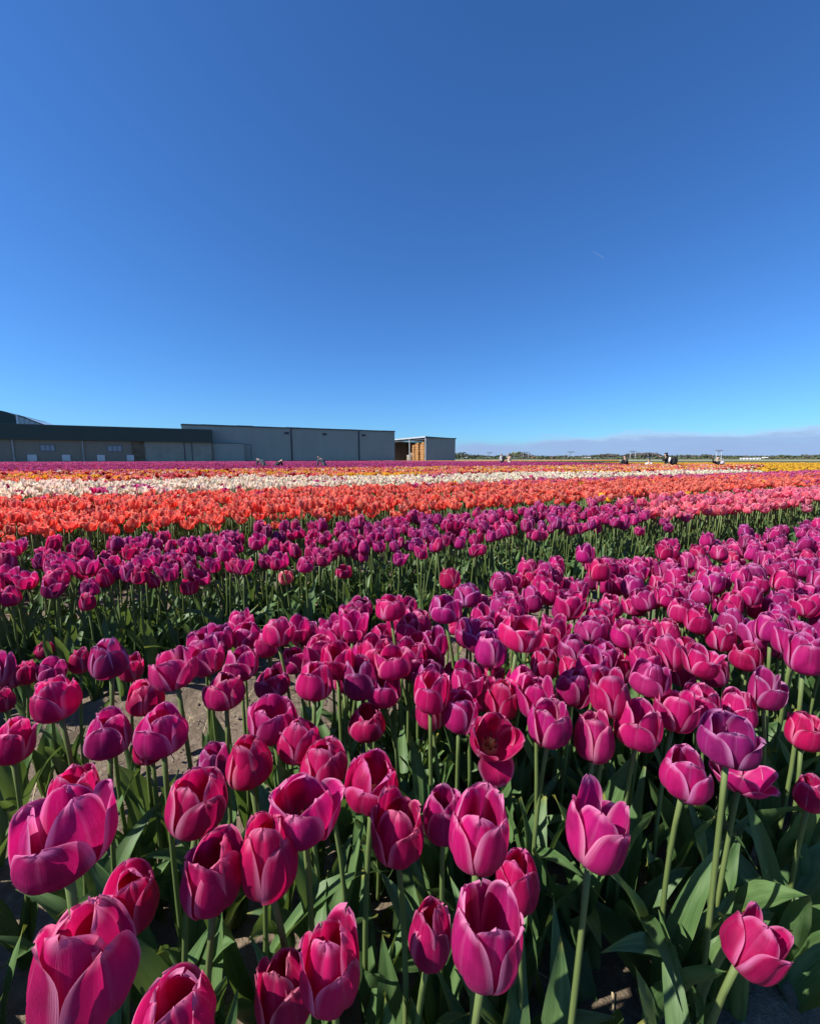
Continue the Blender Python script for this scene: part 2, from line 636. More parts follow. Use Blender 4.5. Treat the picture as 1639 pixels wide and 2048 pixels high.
# shared leaf meshes
_rl = np.random.default_rng(5)
LEAVES = []
for i in range(26):
    v_, f_, u_ = leaf_grid(_rl, 5, 12)
    LEAVES.append(mesh_data('leaf', v_, f_, [M_LEAF], uvs=u_, smooth=True))
BROAD = []
for i in range(6):
    v_, f_, u_ = leaf_grid(_rl, 6, 12, L=_rl.uniform(.24, .30), w=_rl.uniform(.036, .044), a0=.5, a1=_rl.uniform(.9, 1.5))
    BROAD.append(mesh_data('leaf', v_, f_, [M_LEAF], uvs=u_, smooth=True))
_hg = heart_geo()
HEART = mesh_data('bloom', _hg.v, _hg.f, [M_PISTIL, M_STAMEN], _hg.m, smooth=True)

rng = np.random.default_rng(11)
rnd = random.Random(3)


def hue(kind):
    """tint, rim and base colour of one bloom."""
    j = lambda c, s=.10: tuple(float(max(0.001, k * (1 + rng.normal() * s))) for k in c)
    if kind == 'magenta':
        a, b = np.array((.52, .004, .130)), np.array((.46, .008, .165))
        k = rng.uniform(0, 1)
        return j(a * (1 - k) + b * k, .07), j((.84, .34, .58), .08), j((.56, .26, .33))
    if kind == 'crimson':
        return j((.49, .003, .100), .05), j((.80, .26, .48), .08), j((.5, .16, .24))
    if kind == 'purple':
        a, b = np.array((.44, .014, .150)), np.array((.34, .010, .125))
        k = rng.uniform(0, 1)
        return j(a * (1 - k) + b * k, .08), j((.70, .30, .56), .08), j((.38, .2, .28))
    if kind == 'coral':
        k = rng.uniform(0, 1)
        a, b = np.array((.79, .085, .042)), np.array((.82, .17, .12))
        return j(a * (1 - k) + b * k, .07), j((.95, .62, .40), .06), j((.82, .55, .18))
    if kind == 'rose':
        return j((.76, .12, .20), .12), j((.92, .62, .58), .06), j((.85, .60, .34))
    if kind == 'pink':
        return j((.60, .06, .22), .08), j((.80, .36, .52), .08), j((.7, .4, .5))
    if kind == 'white':
        return j((.86, .88, .60), .03), j((.89, .90, .74), .03), j((.52, .60, .22), .05)
    if kind == 'yellow':
        return j((.80, .50, .030), .05), j((.86, .60, .10), .05), j((.6, .5, .05))
    if kind == 'red':
        return j((.42, .018, .016), .12), j((.62, .10, .05), .1), j((.5, .3, .05))
    if kind == 'peach':
        return j((.82, .36, .16), .08), j((.88, .60, .36), .05), j((.8, .6, .2))
    return (.5, .5, .5), (.6, .6, .6), (.5, .5, .5)


def paint(o, h, jit=.05):
    k = 1 + float(rng.normal()) * jit
    o['tint'] = [min(1.0, c * k) for c in h[0]]
    o['rim'] = list(h[1])
    o['base'] = list(h[2])


# ------------------------------------------------------------------ prototypes for the masses
def proto_collection(name):
    return bpy.data.collections.new(name)


def make_variant(coll, name, rg, openness, nu, nv, n_leaf, stem_n, stem_k, lu, lv, height, bloom_h, fat, with_stem=True):
    vs, fs, mi, uv = [], [], [], []

    def put(v, f, u, m):
        b = len(vs)
        vs.extend([tuple(p) for p in v])
        fs.extend([tuple(b + i for i in q) for q in f])
        mi.extend([m] * len(f))
        uv.extend([tuple(q) for q in u])
    lean = rg.normal(0, .02, 2)
    for v, f, u in bloom_petals(rg, openness, nu, nv, fat):
        v = v * bloom_h
        v[:, 0] += v[:, 2] * lean[0] * 6
        v[:, 1] += v[:, 2] * lean[1] * 6
        v = v + np.array([lean[0], lean[1], height])
        put(v, f, u, 0)
    if with_stem:
        b, u = stem_geo((0, 0, 0), (lean[0], lean[1], height + .004), .0037, stem_n, stem_k, rg.normal(0, .008, 3) * np.array([1, 1, 0]))
        put(b.v, b.f, u, 1)
    for k in range(n_leaf):
        v, f, u = leaf_grid(rg, lu, lv)
        a = k * 2.3 + rg.uniform(-.6, .6)
        c, s = math.cos(a), math.sin(a)
        w = v.copy()
        w[:, 0], w[:, 1] = v[:, 0] * c - v[:, 1] * s, v[:, 0] * s + v[:, 1] * c
        put(w, f, u, 2)
    o = bpy.data.objects.new(name, mesh_data(name, vs, fs, [M_PETAL, M_STEM, M_LEAF], mi, uv, True))
    coll.objects.link(o)


NEAR_SET, MID_SET, FAR_SET = proto_collection('tulip_near'), proto_collection('tulip_mid'), proto_collection('tulip_far')
LEAF_SET = proto_collection('leaf_set')
rg = np.random.default_rng(21)
for i in range(16):
    make_variant(NEAR_SET, 'near_tulip.%03d' % i, rg, float(rg.choice([.05, .15, .3, .45, .6])), 6, 8, 3, 6, 5, 3, 7, .44, .074, .84)
for i in range(12):
    make_variant(MID_SET, 'mid_tulip.%03d' % i, rg, float(rg.choice([.3, .5, .7, .85, 1.0])), 4, 5, 3, 4, 2, 2, 4, .43, .072, .90)
for i in range(8):
    make_variant(FAR_SET, 'far_tulip.%03d' % i, rg, float(rg.choice([.2, .4, .7])), 2, 3, 2, 3, 1, 1, 3, .42, .08, 1.0)
for i in range(14):
    v_, f_, u_ = leaf_grid(rg, 3, 8)
    LEAF_SET.objects.link(bpy.data.objects.new('leaf_blade.%03d' % i, mesh_data('leaf_blade', v_, f_, [M_LEAF], uvs=u_, smooth=True)))


def scatter_tree(coll):
    ng = bpy.data.node_groups.new('scatter_' + coll.name, 'GeometryNodeTree')
    ng.interface.new_socket('Geometry', in_out='INPUT', socket_type='NodeSocketGeometry')
    ng.interface.new_socket('Geometry', in_out='OUTPUT', socket_type='NodeSocketGeometry')
    N, L = ng.nodes, ng.links
    gi, go = N.new('NodeGroupInput'), N.new('NodeGroupOutput')
    iop = N.new('GeometryNodeInstanceOnPoints')
    ci = N.new('GeometryNodeCollectionInfo')
    ci.inputs[0].default_value = coll
    ci.inputs[1].default_value = True
    ci.inputs[2].default_value = True

    def attr(name, ty):
        n = N.new('GeometryNodeInputNamedAttribute')
        n.data_type = ty
        n.inputs[0].default_value = name
        return n.outputs[0]
    L.new(gi.outputs[0], iop.inputs['Points'])
    L.new(ci.outputs[0], iop.inputs['Instance'])
    iop.inputs['Pick Instance'].default_value = True
    L.new(attr('idx', 'INT'), iop.inputs['Instance Index'])
    L.new(attr('rot', 'FLOAT_VECTOR'), iop.inputs['Rotation'])
    L.new(attr('scl', 'FLOAT_VECTOR'), iop.inputs['Scale'])
    L.new(iop.outputs[0], go.inputs[0])
    return ng


_trees = {}


def scatter(name, pts, scl, coll, hues, label, cat, tilt=.09):
    """One mass object: its points carry blooms as instances."""
    pts = np.asarray(pts, float)
    n = len(pts)
    if n == 0:
        return None
    me = bpy.data.meshes.new(name)
    me.from_pydata([tuple(p) for p in pts], [], [])
    rot = np.stack([rng.normal(0, tilt, n), rng.normal(0, tilt, n), rng.uniform(0, 6.28, n)], 1)
    a = me.attributes.new('rot', 'FLOAT_VECTOR', 'POINT')
    a.data.foreach_set('vector', rot.astype(np.float32).ravel())
    a = me.attributes.new('scl', 'FLOAT_VECTOR', 'POINT')
    s3 = np.asarray(scl, float)
    if s3.ndim == 1:
        s3 = np.repeat(s3[:, None], 3, 1)
    a.data.foreach_set('vector', s3.astype(np.float32).ravel())
    a = me.attributes.new('idx', 'INT', 'POINT')
    a.data.foreach_set('value', rng.integers(0, len(coll.objects), n).astype(np.int32))
    if hues is not None:
        for i, an in enumerate(('tint', 'rim', 'base')):
            a = me.attributes.new(an, 'FLOAT_VECTOR', 'POINT')
            a.data.foreach_set('vector', np.array([h[i] for h in hues], dtype=np.float32).ravel())
    o = link(name, me)
    if coll.name not in _trees:
        _trees[coll.name] = scatter_tree(coll)
    md = o.modifiers.new('scatter', 'NODES')
    md.node_group = _trees[coll.name]
    tag(o, label, cat, None, 'stuff')
    return o


# ------------------------------------------------------------------ the ground
def build_ground():
    b = MB()
    b.add([(-3500, -600, -.03), (3500, -600, -.03), (3500, 4200, -.03), (-3500, 4200, -.03)], [(0, 1, 2, 3)])
    tag(b.build('ground', M_FAR_SOIL), kind='structure')
    # the near field: beds a little raised, cloddy paths between them
    T = np.arange(-7.0, 9.0, .045)
    S = np.concatenate([np.arange(-1.2, 2.2, .022), np.arange(2.2, 7.8, .10)])
    tt, ss = np.meshgrid(T, S, indexing='ij')
    prof = np.zeros_like(ss)
    for a, c in BEDS[:4]:
        prof = np.maximum(prof, np.clip((ss - (a - .12)) / .12, 0, 1) * np.clip(((c + .12) - ss) / .12, 0, 1))
    g = np.random.default_rng(2)
    z = prof * .035 - .012

    def fbm(x, y, k, n):
        o = np.zeros_like(x)
        for i in range(n):
            an, ph = g.uniform(0, 6.28), g.uniform(0, 6.28)
            o += np.sin(k * (x * math.cos(an) + y * math.sin(an)) + ph)
        return o / n
    z += fbm(tt, ss, 9, 5) * .014 + fbm(tt, ss, 31, 6) * .010 + np.abs(fbm(tt, ss, 75, 7)) * .018
    z += g.normal(0, .0022, z.shape)
    X = U2[0] * tt + N2[0] * ss
    Y = U2[1] * tt + N2[1] * ss
    n, mcol = len(T), len(S)
    v = np.stack([X, Y, z], -1).reshape(-1, 3)
    i0 = (np.arange(n - 1)[:, None] * mcol + np.arange(mcol - 1)[None, :]).ravel()
    f = np.stack([i0, i0 + mcol, i0 + mcol + 1, i0 + 1], 1)
    me = bpy.data.meshes.new('path')
    me.vertices.add(len(v))
    me.vertices.foreach_set('co', v.astype(np.float32).ravel())
    me.loops.add(len(f) * 4)
    me.loops.foreach_set('vertex_index', f.astype(np.int32).ravel())
    me.polygons.add(len(f))
    me.polygons.foreach_set('loop_start', (np.arange(len(f)) * 4).astype(np.int32))
    me.polygons.foreach_set('loop_total', np.full(len(f), 4, np.int32))
    me.polygons.foreach_set('use_smooth', np.ones(len(f), bool))
    me.materials.append(M_SOIL)
    me.update(calc_edges=True)
    tag(link('soil', me), kind='structure')
    # straw, clods and stem bits lying on the paths
    b = MB()
    for i in range(1500):
        s = rnd.choice([rnd.uniform(1.18, 1.82), rnd.uniform(-.3, .32), rnd.uniform(.2, 1.2)])
        t = rnd.uniform(-3, 4)
        L_ = rnd.uniform(.015, .09)
        an, el = rnd.uniform(0, 6.28), rnd.uniform(-.1, .3)
        p = Vector(st(t, s, rnd.uniform(.010, .030)))
        d = Vector((math.cos(an), math.sin(an), math.sin(el))) * L_
        r = rnd.uniform(.0006, .0017)
        b.tube([p, p + d * .5 + Vector((0, 0, rnd.uniform(0, .006))), p + d], r, 3, 0, False)
    tag(b.build('straw', M_STRAW), 'dry straw and stem bits strewn over the soil paths', 'straw', kind='stuff')
    b = MB()
    ico = [Vector(p) for p in ((0, 0, 1), (.9, 0, .2), (.25, .85, .15), (-.75, .5, .1), (-.7, -.55, .2), (.3, -.9, .1), (0, 0, -.6))]
    fc = [(0, 1, 2), (0, 2, 3), (0, 3, 4), (0, 4, 5), (0, 5, 1), (6, 2, 1), (6, 3, 2), (6, 4, 3), (6, 5, 4), (6, 1, 5)]
    for i in range(2600):
        s = rnd.choice([rnd.uniform(1.15, 1.85), rnd.uniform(-.4, .35)])
        t = rnd.uniform(-3, 4.5)
        r = rnd.uniform(.002, .009) if rnd.random() < .9 else rnd.uniform(.009, .018)
        M = Euler((rnd.uniform(-.4, .4), rnd.uniform(-.4, .4), rnd.uniform(0, 6.28))).to_matrix()
        c = Vector(st(t, s, .004))
        sc3 = Vector((rnd.uniform(.7, 1.4), rnd.uniform(.7, 1.4), rnd.uniform(.5, .9)))
        b.add([M @ Vector((q.x * sc3.x, q.y * sc3.y, q.z * sc3.z)) * r + c for q in ico], fc)
    tag(b.build('soil_clods', M_SOIL), 'small dry clods of earth scattered on the paths', 'clods', kind='stuff')


# beds as (front edge, rear edge) across; they run away to the right
BEDS = [(.24, 1.20), (1.80, 2.85), (3.40, 4.45), (5.0, 6.05)]
build_ground()

# ------------------------------------------------------------------ purple tulips standing one by one
# photo pixel of the bloom's middle, its width and height there, openness, lean, colour, label
HAND = [
    (128, 1668, 215, 200, .30, .0, 'magenta', 'large lilac magenta tulip with one petal flared wide open beside the soil path', {'flare': -.1, 'by': .42}),
    (146, 1580, 105, 110, .20, .0, 'magenta', 'magenta tulip peeping out just behind the large flared lilac one', None),
    (165, 1930, 225, 255, .12, .03, 'magenta', 'biggest magenta tulip with fat cupped petals low in the corner of the bed', None),
    (-34, 1990, 58, 140, .05, .0, 'crimson', 'crimson tulip cut off by the picture edge beside the biggest magenta bloom', None),
    (262, 1800, 122, 150, .08, .05, 'crimson', 'shaded dark crimson tulip right above the biggest magenta bloom', None),
    (393, 1605, 122, 135, .22, .0, 'crimson', 'squat crimson tulip with open top in front of the bare soil path', None),
    (428, 1742, 128, 182, .16, .06, 'crimson', 'crimson tulip pressed against its taller twin, heads touching', None),
    (536, 1713, 116, 180, .14, .03, 'crimson', 'taller of the two crimson tulips whose heads touch', None),
    (607, 1617, 132, 135, .16, -.05, 'magenta', 'magenta tulip with ragged upright petals spread apart above the touching pair', {'flare': .1, 'by': .26, 'ragged': 1}),
    (646, 1528, 95, 108, .10, .0, 'crimson', 'small crimson tulip half hidden behind the ragged spread one', None),
    (745, 1563, 105, 112, .22, .05, 'crimson', 'crimson cup shaped tulip with a jagged rim facing the sun', None),
    (797, 1658, 104, 142, .26, .04, 'crimson', 'bright pink crimson tulip with one pointed petal split off at its side', None),
    (661, 1930, 122, 200, .24, -.02, 'magenta', 'tall pink magenta goblet tulip with a dark hollow between its petals', None),
    (568, 1978, 115, 165, .08, -.04, 'crimson', 'dark red tulip in the shade of the tall pink goblet one', None),
    (350, 2045, 175, 180, .14, .0, 'magenta', 'magenta tulip rising from the bottom edge next to the biggest bloom', None),
    (498, 1522, 96, 118, .05, .0, 'crimson', 'smooth egg shaped crimson tulip at the edge of the soil path', None),
    (428, 1530, 70, 105, .12, .0, 'purple', 'narrow dark plum tulip behind the smooth egg shaped crimson one', None),
    (30, 1482, 88, 122, .2, .04, 'magenta', 'magenta tulip with one upright bright petal at the picture edge above the path', None),
    (985, 1475, 92, 120, .35, .03, 'crimson', 'gaping tulip showing yellow stamens with one petal dropped forward', {'drop': -1.35}),
    (885, 1632, 78, 168, .30, .0, 'magenta', 'slim ragged magenta tulip leaning against a broader lilac rimmed bloom', None),
    (958, 1662, 118, 185, .34, .05, 'magenta', 'broad magenta tulip with lilac rims and a deep open cup', None),
    (1033, 1762, 88, 132, .05, .0, 'crimson', 'shaded scarlet crimson tulip behind the open white throated cup', None),
    (860, 1865, 88, 200, .06, .05, 'crimson', 'slender pointed cherry red tulip beside the white throated cup', None),
    (973, 1870, 142, 215, .36, .04, 'magenta', 'open cup tulip with a pale whitish throat and lilac rims', None),
    (1198, 1662, 122, 182, .38, .22, 'magenta', 'lone pink tulip tipping over on a bare stem with one petal flopped aside', {'flare': -.7, 'by': .62}),
    (1370, 1548, 102, 115, .20, .05, 'magenta', 'neat round magenta tulip with white rims on a pale straight stem', None),
    (1455, 1480, 130, 118, .34, .0, 'purple', 'wide lilac tulip with broad silvery petals above a frilled one', None),
    (1482, 1548, 116, 74, .85, .05, 'magenta', 'frilled magenta tulip opened flat like a dish', None),
    (1618, 1588, 72, 97, .10, -.05, 'crimson', 'small crimson bud like tulip on an arching stem at the picture edge', None),
    (1508, 1888, 122, 150, .30, .42, 'crimson', 'lone tilted crimson tulip above broad lit leaves at the bed edge', {'flare': -.75, 'by': .6}),
    (1098, 1446, 84, 108, .18, .0, 'magenta', 'egg shaped magenta tulip left of its pale rimmed neighbour on a straight stem', None),
    (1186, 1472, 83, 118, .28, .0, 'magenta', 'pale rimmed magenta tulip with a dark opening at the top', None),
    (1275, 1450, 94, 112, .32, .04, 'magenta', 'magenta tulip with overlapping petals slanting to a point over a tall bare stem', None),
    (1350, 1420, 88, 100, .4, .0, 'magenta', 'magenta tulip with a torn open front behind the tall bare stem', None),
    (1402, 1408, 80, 90, .2, .0, 'magenta', None, None), (1475, 1420, 78, 95, .3, .0, 'magenta', None, None),
    (1532, 1380, 84, 115, .65, .03, 'purple', 'ragged purple tulip with twisted petals standing up like flames', {'flare': .3, 'by': .5, 'ragged': 1}),
    (1608, 1462, 84, 90, .3, .0, 'crimson', 'crimson tulip low at the picture edge with a wide folded petal', None),
    (1610, 1310, 85, 98, .28, .0, 'magenta', 'large magenta tulip with layered lilac petals at the picture edge', None),
    (1540, 1255, 75, 75, .35, -.05, 'magenta', None, None), (1490, 1312, 72, 70, .35, .05, 'crimson', None, None),
    (1370, 1345, 70, 70, .3, .0, 'magenta', None, None), (1370, 1300, 66, 65, .2, .0, 'crimson', None, None),
    (1424, 1345, 60, 70, .2, .0, 'purple', None, None), (1238, 1330, 68, 85, .6, .0, 'crimson', None, None),
    (1298, 1358, 80, 85, .1, .0, 'purple', None, None), (1184, 1333, 72, 85, .3, .0, 'magenta', None, None),
    (1087, 1328, 56, 72, .12, .0, 'crimson', None, None), (1043, 1370, 70, 88, .22, .0, 'magenta', None, None),
    (1003, 1400, 65, 98, .2, .0, 'crimson', None, None), (960, 1385, 60, 85, .25, .0, 'magenta', None, None),
    (920, 1425, 70, 95, .2, .04, 'magenta', None, None), (862, 1418, 64, 95, .3, -.05, 'magenta', None, None),
    (855, 1350, 66, 70, .2, .0, 'purple', None, None), (980, 1340, 56, 62, .2, .0, 'crimson', None, None),
    (910, 1350, 50, 52, .2, .0, 'crimson', None, None), (1040, 1268, 84, 80, .34, .0, 'magenta', None, None),
    (1145, 1300, 60, 75, .2, .0, 'purple', None, None), (1180, 1258, 65, 60, .2, .0, 'purple', None, None),
    (1396, 1240, 58, 68, .22, .0, 'crimson', None, None), (1312, 1268, 50, 62, .12, .0, 'crimson', None, None),
    (1252, 1270, 65, 70, .25, .0, 'magenta', None, None), (1220, 1212, 50, 54, .2, .0, 'magenta', None, None),
    (1268, 1212, 52, 50, .3, .0, 'magenta', None, None), (1365, 1185, 46, 50, .2, .0, 'purple', None, None),
    (217, 1318, 86, 98, .08, .0, 'purple', 'round plum tulip towering at the rear edge of the bed beside the dark gap', None),
    (262, 1335, 52, 70, .3, .05, 'crimson', None, None), (160, 1322, 48, 70, .1, .0, 'crimson', None, None),
    (103, 1340, 62, 55, .2, .0, 'purple', None, None),
    (111, 1398, 107, 108, .28, .0, 'magenta', 'broad magenta tulip with a scalloped rim and deep shaded foot over the path', None),
    (55, 1345, 50, 75, .1, .0, 'crimson', None, None), (18, 1350, 60, 80, .1, .0, 'purple', None, None),
    (8, 1400, 50, 60, .1, .0, 'crimson', None, None),
    (217, 1468, 95, 112, .12, .0, 'magenta', 'plump magenta tulip with a dark shaded belly standing against bare soil', None),
    (323, 1462, 108, 115, .16, .04, 'magenta', 'plump pink magenta tulip with a curved lit petal against bare soil', None),
    (300, 1493, 76, 78, .02, .0, 'crimson', 'dark crimson tulip tucked below the plump pink magenta one', None),
    (290, 1394, 82, 84, .05, .0, 'crimson', 'shadowed wine red tulip with one lit patch over the soil path', None),
    (347, 1338, 95, 95, .3, .0, 'purple', 'broad plum tulip with pale folded edge at the back of the bed', None),
    (450, 1380, 85, 90, .15, .0, 'magenta', None, None), (480, 1330, 70, 80, .25, .0, 'magenta', None, None),
    (410, 1288, 70, 60, .2, .0, 'purple', None, None), (492, 1272, 62, 60, .2, .0, 'magenta', None, None),
    (556, 1263, 60, 72, .15, -.03, 'magenta', None, None), (545, 1365, 72, 65, .3, .0, 'purple', None, None),
    (545, 1440, 95, 105, .35, .0, 'purple', 'silvery lilac tulip with ribbed petals over a big dark red bloom', None),
    (597, 1478, 88, 106, .05, .06, 'crimson', 'big dark red tulip under the silvery lilac ribbed one', None),
    (630, 1360, 72, 95, .22, .0, 'magenta', None, None), (690, 1352, 50, 80, .1, .0, 'crimson', None, None),
    (734, 1445, 74, 84, .14, .0, 'crimson', 'compact crimson tulip alone on its stem above dark leaves', None),
    (765, 1378, 70, 86, .3, -.05, 'magenta', None, None), (785, 1325, 72, 80, .25, .0, 'magenta', None, None),
    (718, 1292, 48, 60, .1, .0, 'crimson', None, None), (588, 1320, 58, 60, .2, .0, 'magenta', None, None),
    (640, 1300, 65, 55, .25, .0, 'magenta', None, None), (680, 1268, 50, 65, .15, .0, 'magenta', None, None),
    (612, 1268, 56, 50, .2, .0, 'purple', None, None), (765, 1270, 50, 56, .2, .0, 'magenta', None, None),
    (88, 1300, 44, 40, .05, .0, 'crimson', 'low dark red tulip at the foot of the second bed', None),
    (890, 1218, 65, 68, .25, .0, 'magenta', None, None), (966, 1208, 44, 46, .1, .0, 'magenta', None, None),
    (935, 1190, 56, 58, .2, .0, 'purple', None, None), (916, 1253, 38, 38, .1, .0, 'crimson', None, None),
    (838, 1245, 48, 62, .2, .0, 'magenta', None, None), (838, 1295, 66, 60, .25, .0, 'crimson', None, None),
    (780, 1215, 60, 60, .2, .0, 'magenta', None, None), (720, 1215, 50, 50, .2, .0, 'purple', None, None),
    (1000, 1165, 44, 52, .2, .0, 'purple', None, None), (1055, 1135, 40, 46, .2, .0, 'magenta', None, None),
    # stragglers along the front of the second bed
    (20, 1192, 46, 52, .2, .0, 'magenta', 'purple tulip at the picture edge on the front of the second bed', None),
    (112, 1158, 56, 50, .3, .05, 'magenta', 'two tone purple tulip leaning out of the second bed with a pale side', None),
    (178, 1176, 44, 46, .1, .0, 'purple', 'dark plum tulip hanging low on the front of the second bed', None),
    (209, 1156, 40, 46, .1, .0, 'crimson', 'cherry tulip touching a dark plum one on the front of the second bed', None),
    (280, 1150, 40, 46, .25, .0, 'crimson', 'bright cherry tulip on a long pale stem before the second bed', None),
    (312, 1163, 34, 32, .05, .0, 'purple', 'shaded plum tulip just behind the cherry one before the second bed', None),
    (379, 1173, 38, 42, .3, .0, 'crimson', 'single rosy red tulip standing low and apart before the second bed', None),
    (470, 1131, 35, 38, .2, .0, 'crimson', None, None), (610, 1129, 36, 38, .2, .0, 'magenta', 'lilac tulip standing apart beside a pinkish yellow one', None),
    (571, 1155, 30, 35, .3, .0, 'rose', 'pinkish tulip with yellowish foot low before the second bed', None),
    (688, 1144, 32, 32, .3, .0, 'crimson', 'small vivid crimson tulip low on a short stem before the second bed', None),
    (832, 1090, 30, 34, .2, .0, 'purple', 'purple tulip with white feathered edges before the second bed', None),
]

occupied = []          # (px, py, size) of the blooms placed so far
ground_spots = []      # (x, y)
n_purple = 0
ZLOG = []


def place_tulip(base, axis_h, axis_w, tilt, openness, kind, label, group, opts=None, name='purple_tulip', nu=10, nv=12, leaves=3, cat='tulip', bloom_lod=True):
    """A tulip with its bloom's foot at `base` (a Vector): stem, leaves and a bloom of six petals."""
    h = hue(kind)
    if opts and 'drop' in opts:
        h = (h[0], h[1], (.78, .66, .28))
    lean = Vector((tilt.x, tilt.y, 0)) * .10
    foot = Vector((base.x - lean.x + rng.normal() * .012, base.y - lean.y + rng.normal() * .012, 0.004))
    root = empty(name, foot)
    tag(root, label, cat, group)
    top = base - foot
    r = .0031 + .0009 * min(1.2, axis_w / .07)
    up = tilt.normalized()
    b, u = stem_geo((0, 0, 0), top - up * .001, r, 8, 7, (tilt.x * -.02 + rng.normal() * .011, tilt.y * -.02 + rng.normal() * .011, 0))
    link('stem', mesh_data('stem', b.v, b.f, [M_STEM], b.m, u, True), root)
    bl = link('bloom', HEART, root, loc=top)
    q = up.to_track_quat('Z', 'Y')
    bl.rotation_mode = 'QUATERNION'
    bl.rotation_quaternion = q
    bl.scale = (axis_w, axis_w, axis_h)
    sp_, ph0 = None, None
    if opts:
        pick = {}
        if 'drop' in opts:
            ph0 = opts['drop']
            pick = {(0, 0): dict(opening=1.7, tip=.12), (1, 0): dict(opening=.45), (1, 2): dict(opening=.35)}
        if 'flare' in opts:
            ph0 = opts['flare'] - 2.094
            pick[(0, 1)] = dict(opening=opts.get('by', .55), tip=.1)
            if opts.get('ragged'):
                pick[(1, 2)] = dict(opening=.10, tip=.08, pointed=1.9)
                pick[(0, 2)] = dict(opening=.07, pointed=1.8)
                pick[(1, 0)] = dict(opening=-.06, pointed=1.7)
        sp_ = pick
    for v, f, uv in bloom_petals(rng, openness, nu, nv, 1.0, sp_, ph0):
        p = link('petal', mesh_data('petal', v, f, [M_PETAL], None, uv, True), bl)
        paint(p, h)
    a0 = rng.uniform(0, 6.28)
    edge_bed = .98 < -.469 * base.x + .883 * base.y < 1.5
    for k in range(leaves):
        a = a0 + k * 2.2 + rng.uniform(-.5, .5)
        lf = link('leaf', LEAVES[int(rng.integers(len(LEAVES)))], root, loc=(0, 0, rng.uniform(0, .05) + .015 * k), rot=(0, 0, a))
        s = rng.uniform(.85, 1.12)
        if edge_bed:
            s *= .74
        lf.scale = (s, s, s)
    return root


MARKS = {(128, 1668): 'large flared lilac tulip', (165, 1930): 'biggest magenta tulip', (536, 1713): 'crimson pair with touching heads', (607, 1617): 'ragged spread tulip', (745, 1563): 'crimson jagged cup',
         (797, 1658): 'pink crimson tulip with one split petal', (661, 1930): 'tall pink goblet', (498, 1522): 'smooth egg shaped crimson tulip', (985, 1488): 'gaping tulip with yellow stamens',
         (958, 1662): 'broad lilac rimmed tulip', (973, 1870): 'white throated cup', (1198, 1662): 'lone tipping pink tulip', (1370, 1548): 'round white rimmed tulip', (1455, 1480): 'wide lilac tulip with broad petals',
         (1532, 1380): 'ragged flame like purple tulip', (1610, 1310): 'large layered tulip at the edge', (1098, 1446): 'egg shaped magenta tulip', (1186, 1472): 'pale rimmed tulip with a dark opening',
         (1275, 1450): 'tulip with petals slanting to a point', (217, 1318): 'round towering plum tulip', (111, 1398): 'broad scalloped tulip over the path', (347, 1338): 'broad plum tulip at the back',
         (545, 1440): 'silvery lilac ribbed tulip', (734, 1445): 'compact crimson tulip', (323, 1462): 'plump pink tulip before bare soil', (1350, 1420): 'tulip with a torn open front', (379, 1173): 'single rosy red tulip before the second bed'}
HUE_WORD = {'magenta': 'magenta', 'crimson': 'crimson', 'purple': 'plum purple', 'rose': 'pink'}
used_labels = set()


def neighbour_label(cx, cy, w, kind):
    """Names a bloom by its colour and by the easily found bloom next to it."""
    for (mx, my), nm in sorted(MARKS.items(), key=lambda q: math.hypot(q[0][0] - cx, q[0][1] - cy))[:4]:
        if math.hypot(mx - cx, my - cy) > 175:
            continue
        dx, dy = cx - mx, cy - my
        rel = 'just behind the' if dy < -abs(dx) * .7 else ('just in front of the' if dy > abs(dx) * .7 else 'standing beside the')
        for size in (('small ',) if w < 62 else ('',)):
            lb = size + HUE_WORD[kind] + ' tulip ' + rel + ' ' + nm
            if lb not in used_labels and len(lb.split()) <= 16:
                used_labels.add(lb)
                return lb
    return None


def hand_tulips():
    global n_purple
    for cx, cy, w, h, op, lean, kind, label, opts in HAND:
        d = ray(cx, cy)
        th = math.atan2(-d.z, math.hypot(d.x, d.y))
        stretch = math.hypot(1, (cx - 819.5) / FPX)
        flat = max(.0, op - .2) * .30
        Wm, Hm = .068 * (1 + flat * 2), .080
        hp = Hm * math.cos(th) + Wm * math.sin(th) * .55
        depth = FPX * math.sqrt(Wm * hp / ((w / stretch) * h))
        zc = CAM_H + d.z * depth
        lo, hi = (.40, .60)
        if cy < 1200 or (cy < 1310 and cx < 95):
            lo, hi = .22, .50
        z2 = min(max(zc, lo), hi)
        if abs(z2 - zc) > 1e-4:
            depth = (z2 - CAM_H) / d.z
        if cy < 1200 and cx < 850:             # the stragglers stand at the front of the second bed
            s_now = -.469 * d.x * depth + .883 * d.y * depth
            if s_now < 1.80:
                depth *= 1.83 / s_now
        ZLOG.append((cx, cy, round(depth, 2), round(CAM_H + d.z * depth, 2), round(-.469 * d.x * depth + .883 * d.y * depth, 2)))
        W = w / stretch * depth / FPX / (1 + flat)
        H = (h * depth / FPX - W * math.sin(th) * .62) / max(.35, math.cos(th)) * .84
        H = min(max(H, W * .76), W * 1.30)
        if op > .8:
            H = W * .75
        tilt = Vector((lean + rng.normal() * .05, -.06 + rng.normal() * .05 - (.55 if opts and 'drop' in opts else 0), 1)).normalized()
        c = Vector((0, 0, CAM_H)) + d * depth
        base = c - tilt * H * .50
        grp = None
        if label is None:
            label = neighbour_label(cx, cy, w, kind)
        if label is None:
            label, grp = 'purple tulip among many alike in the crowded nearest bed', 'purple tulips crowded in the nearest bed'
        near = w > 100
        place_tulip(base, H, W / .98, tilt, op, kind, label, grp, opts, nu=14 if near else 10, nv=16 if near else 12, leaves=3)
        occupied.append((cx, cy, math.sqrt(w * h)))
        ground_spots.append((c.x, c.y))
        n_purple += 1


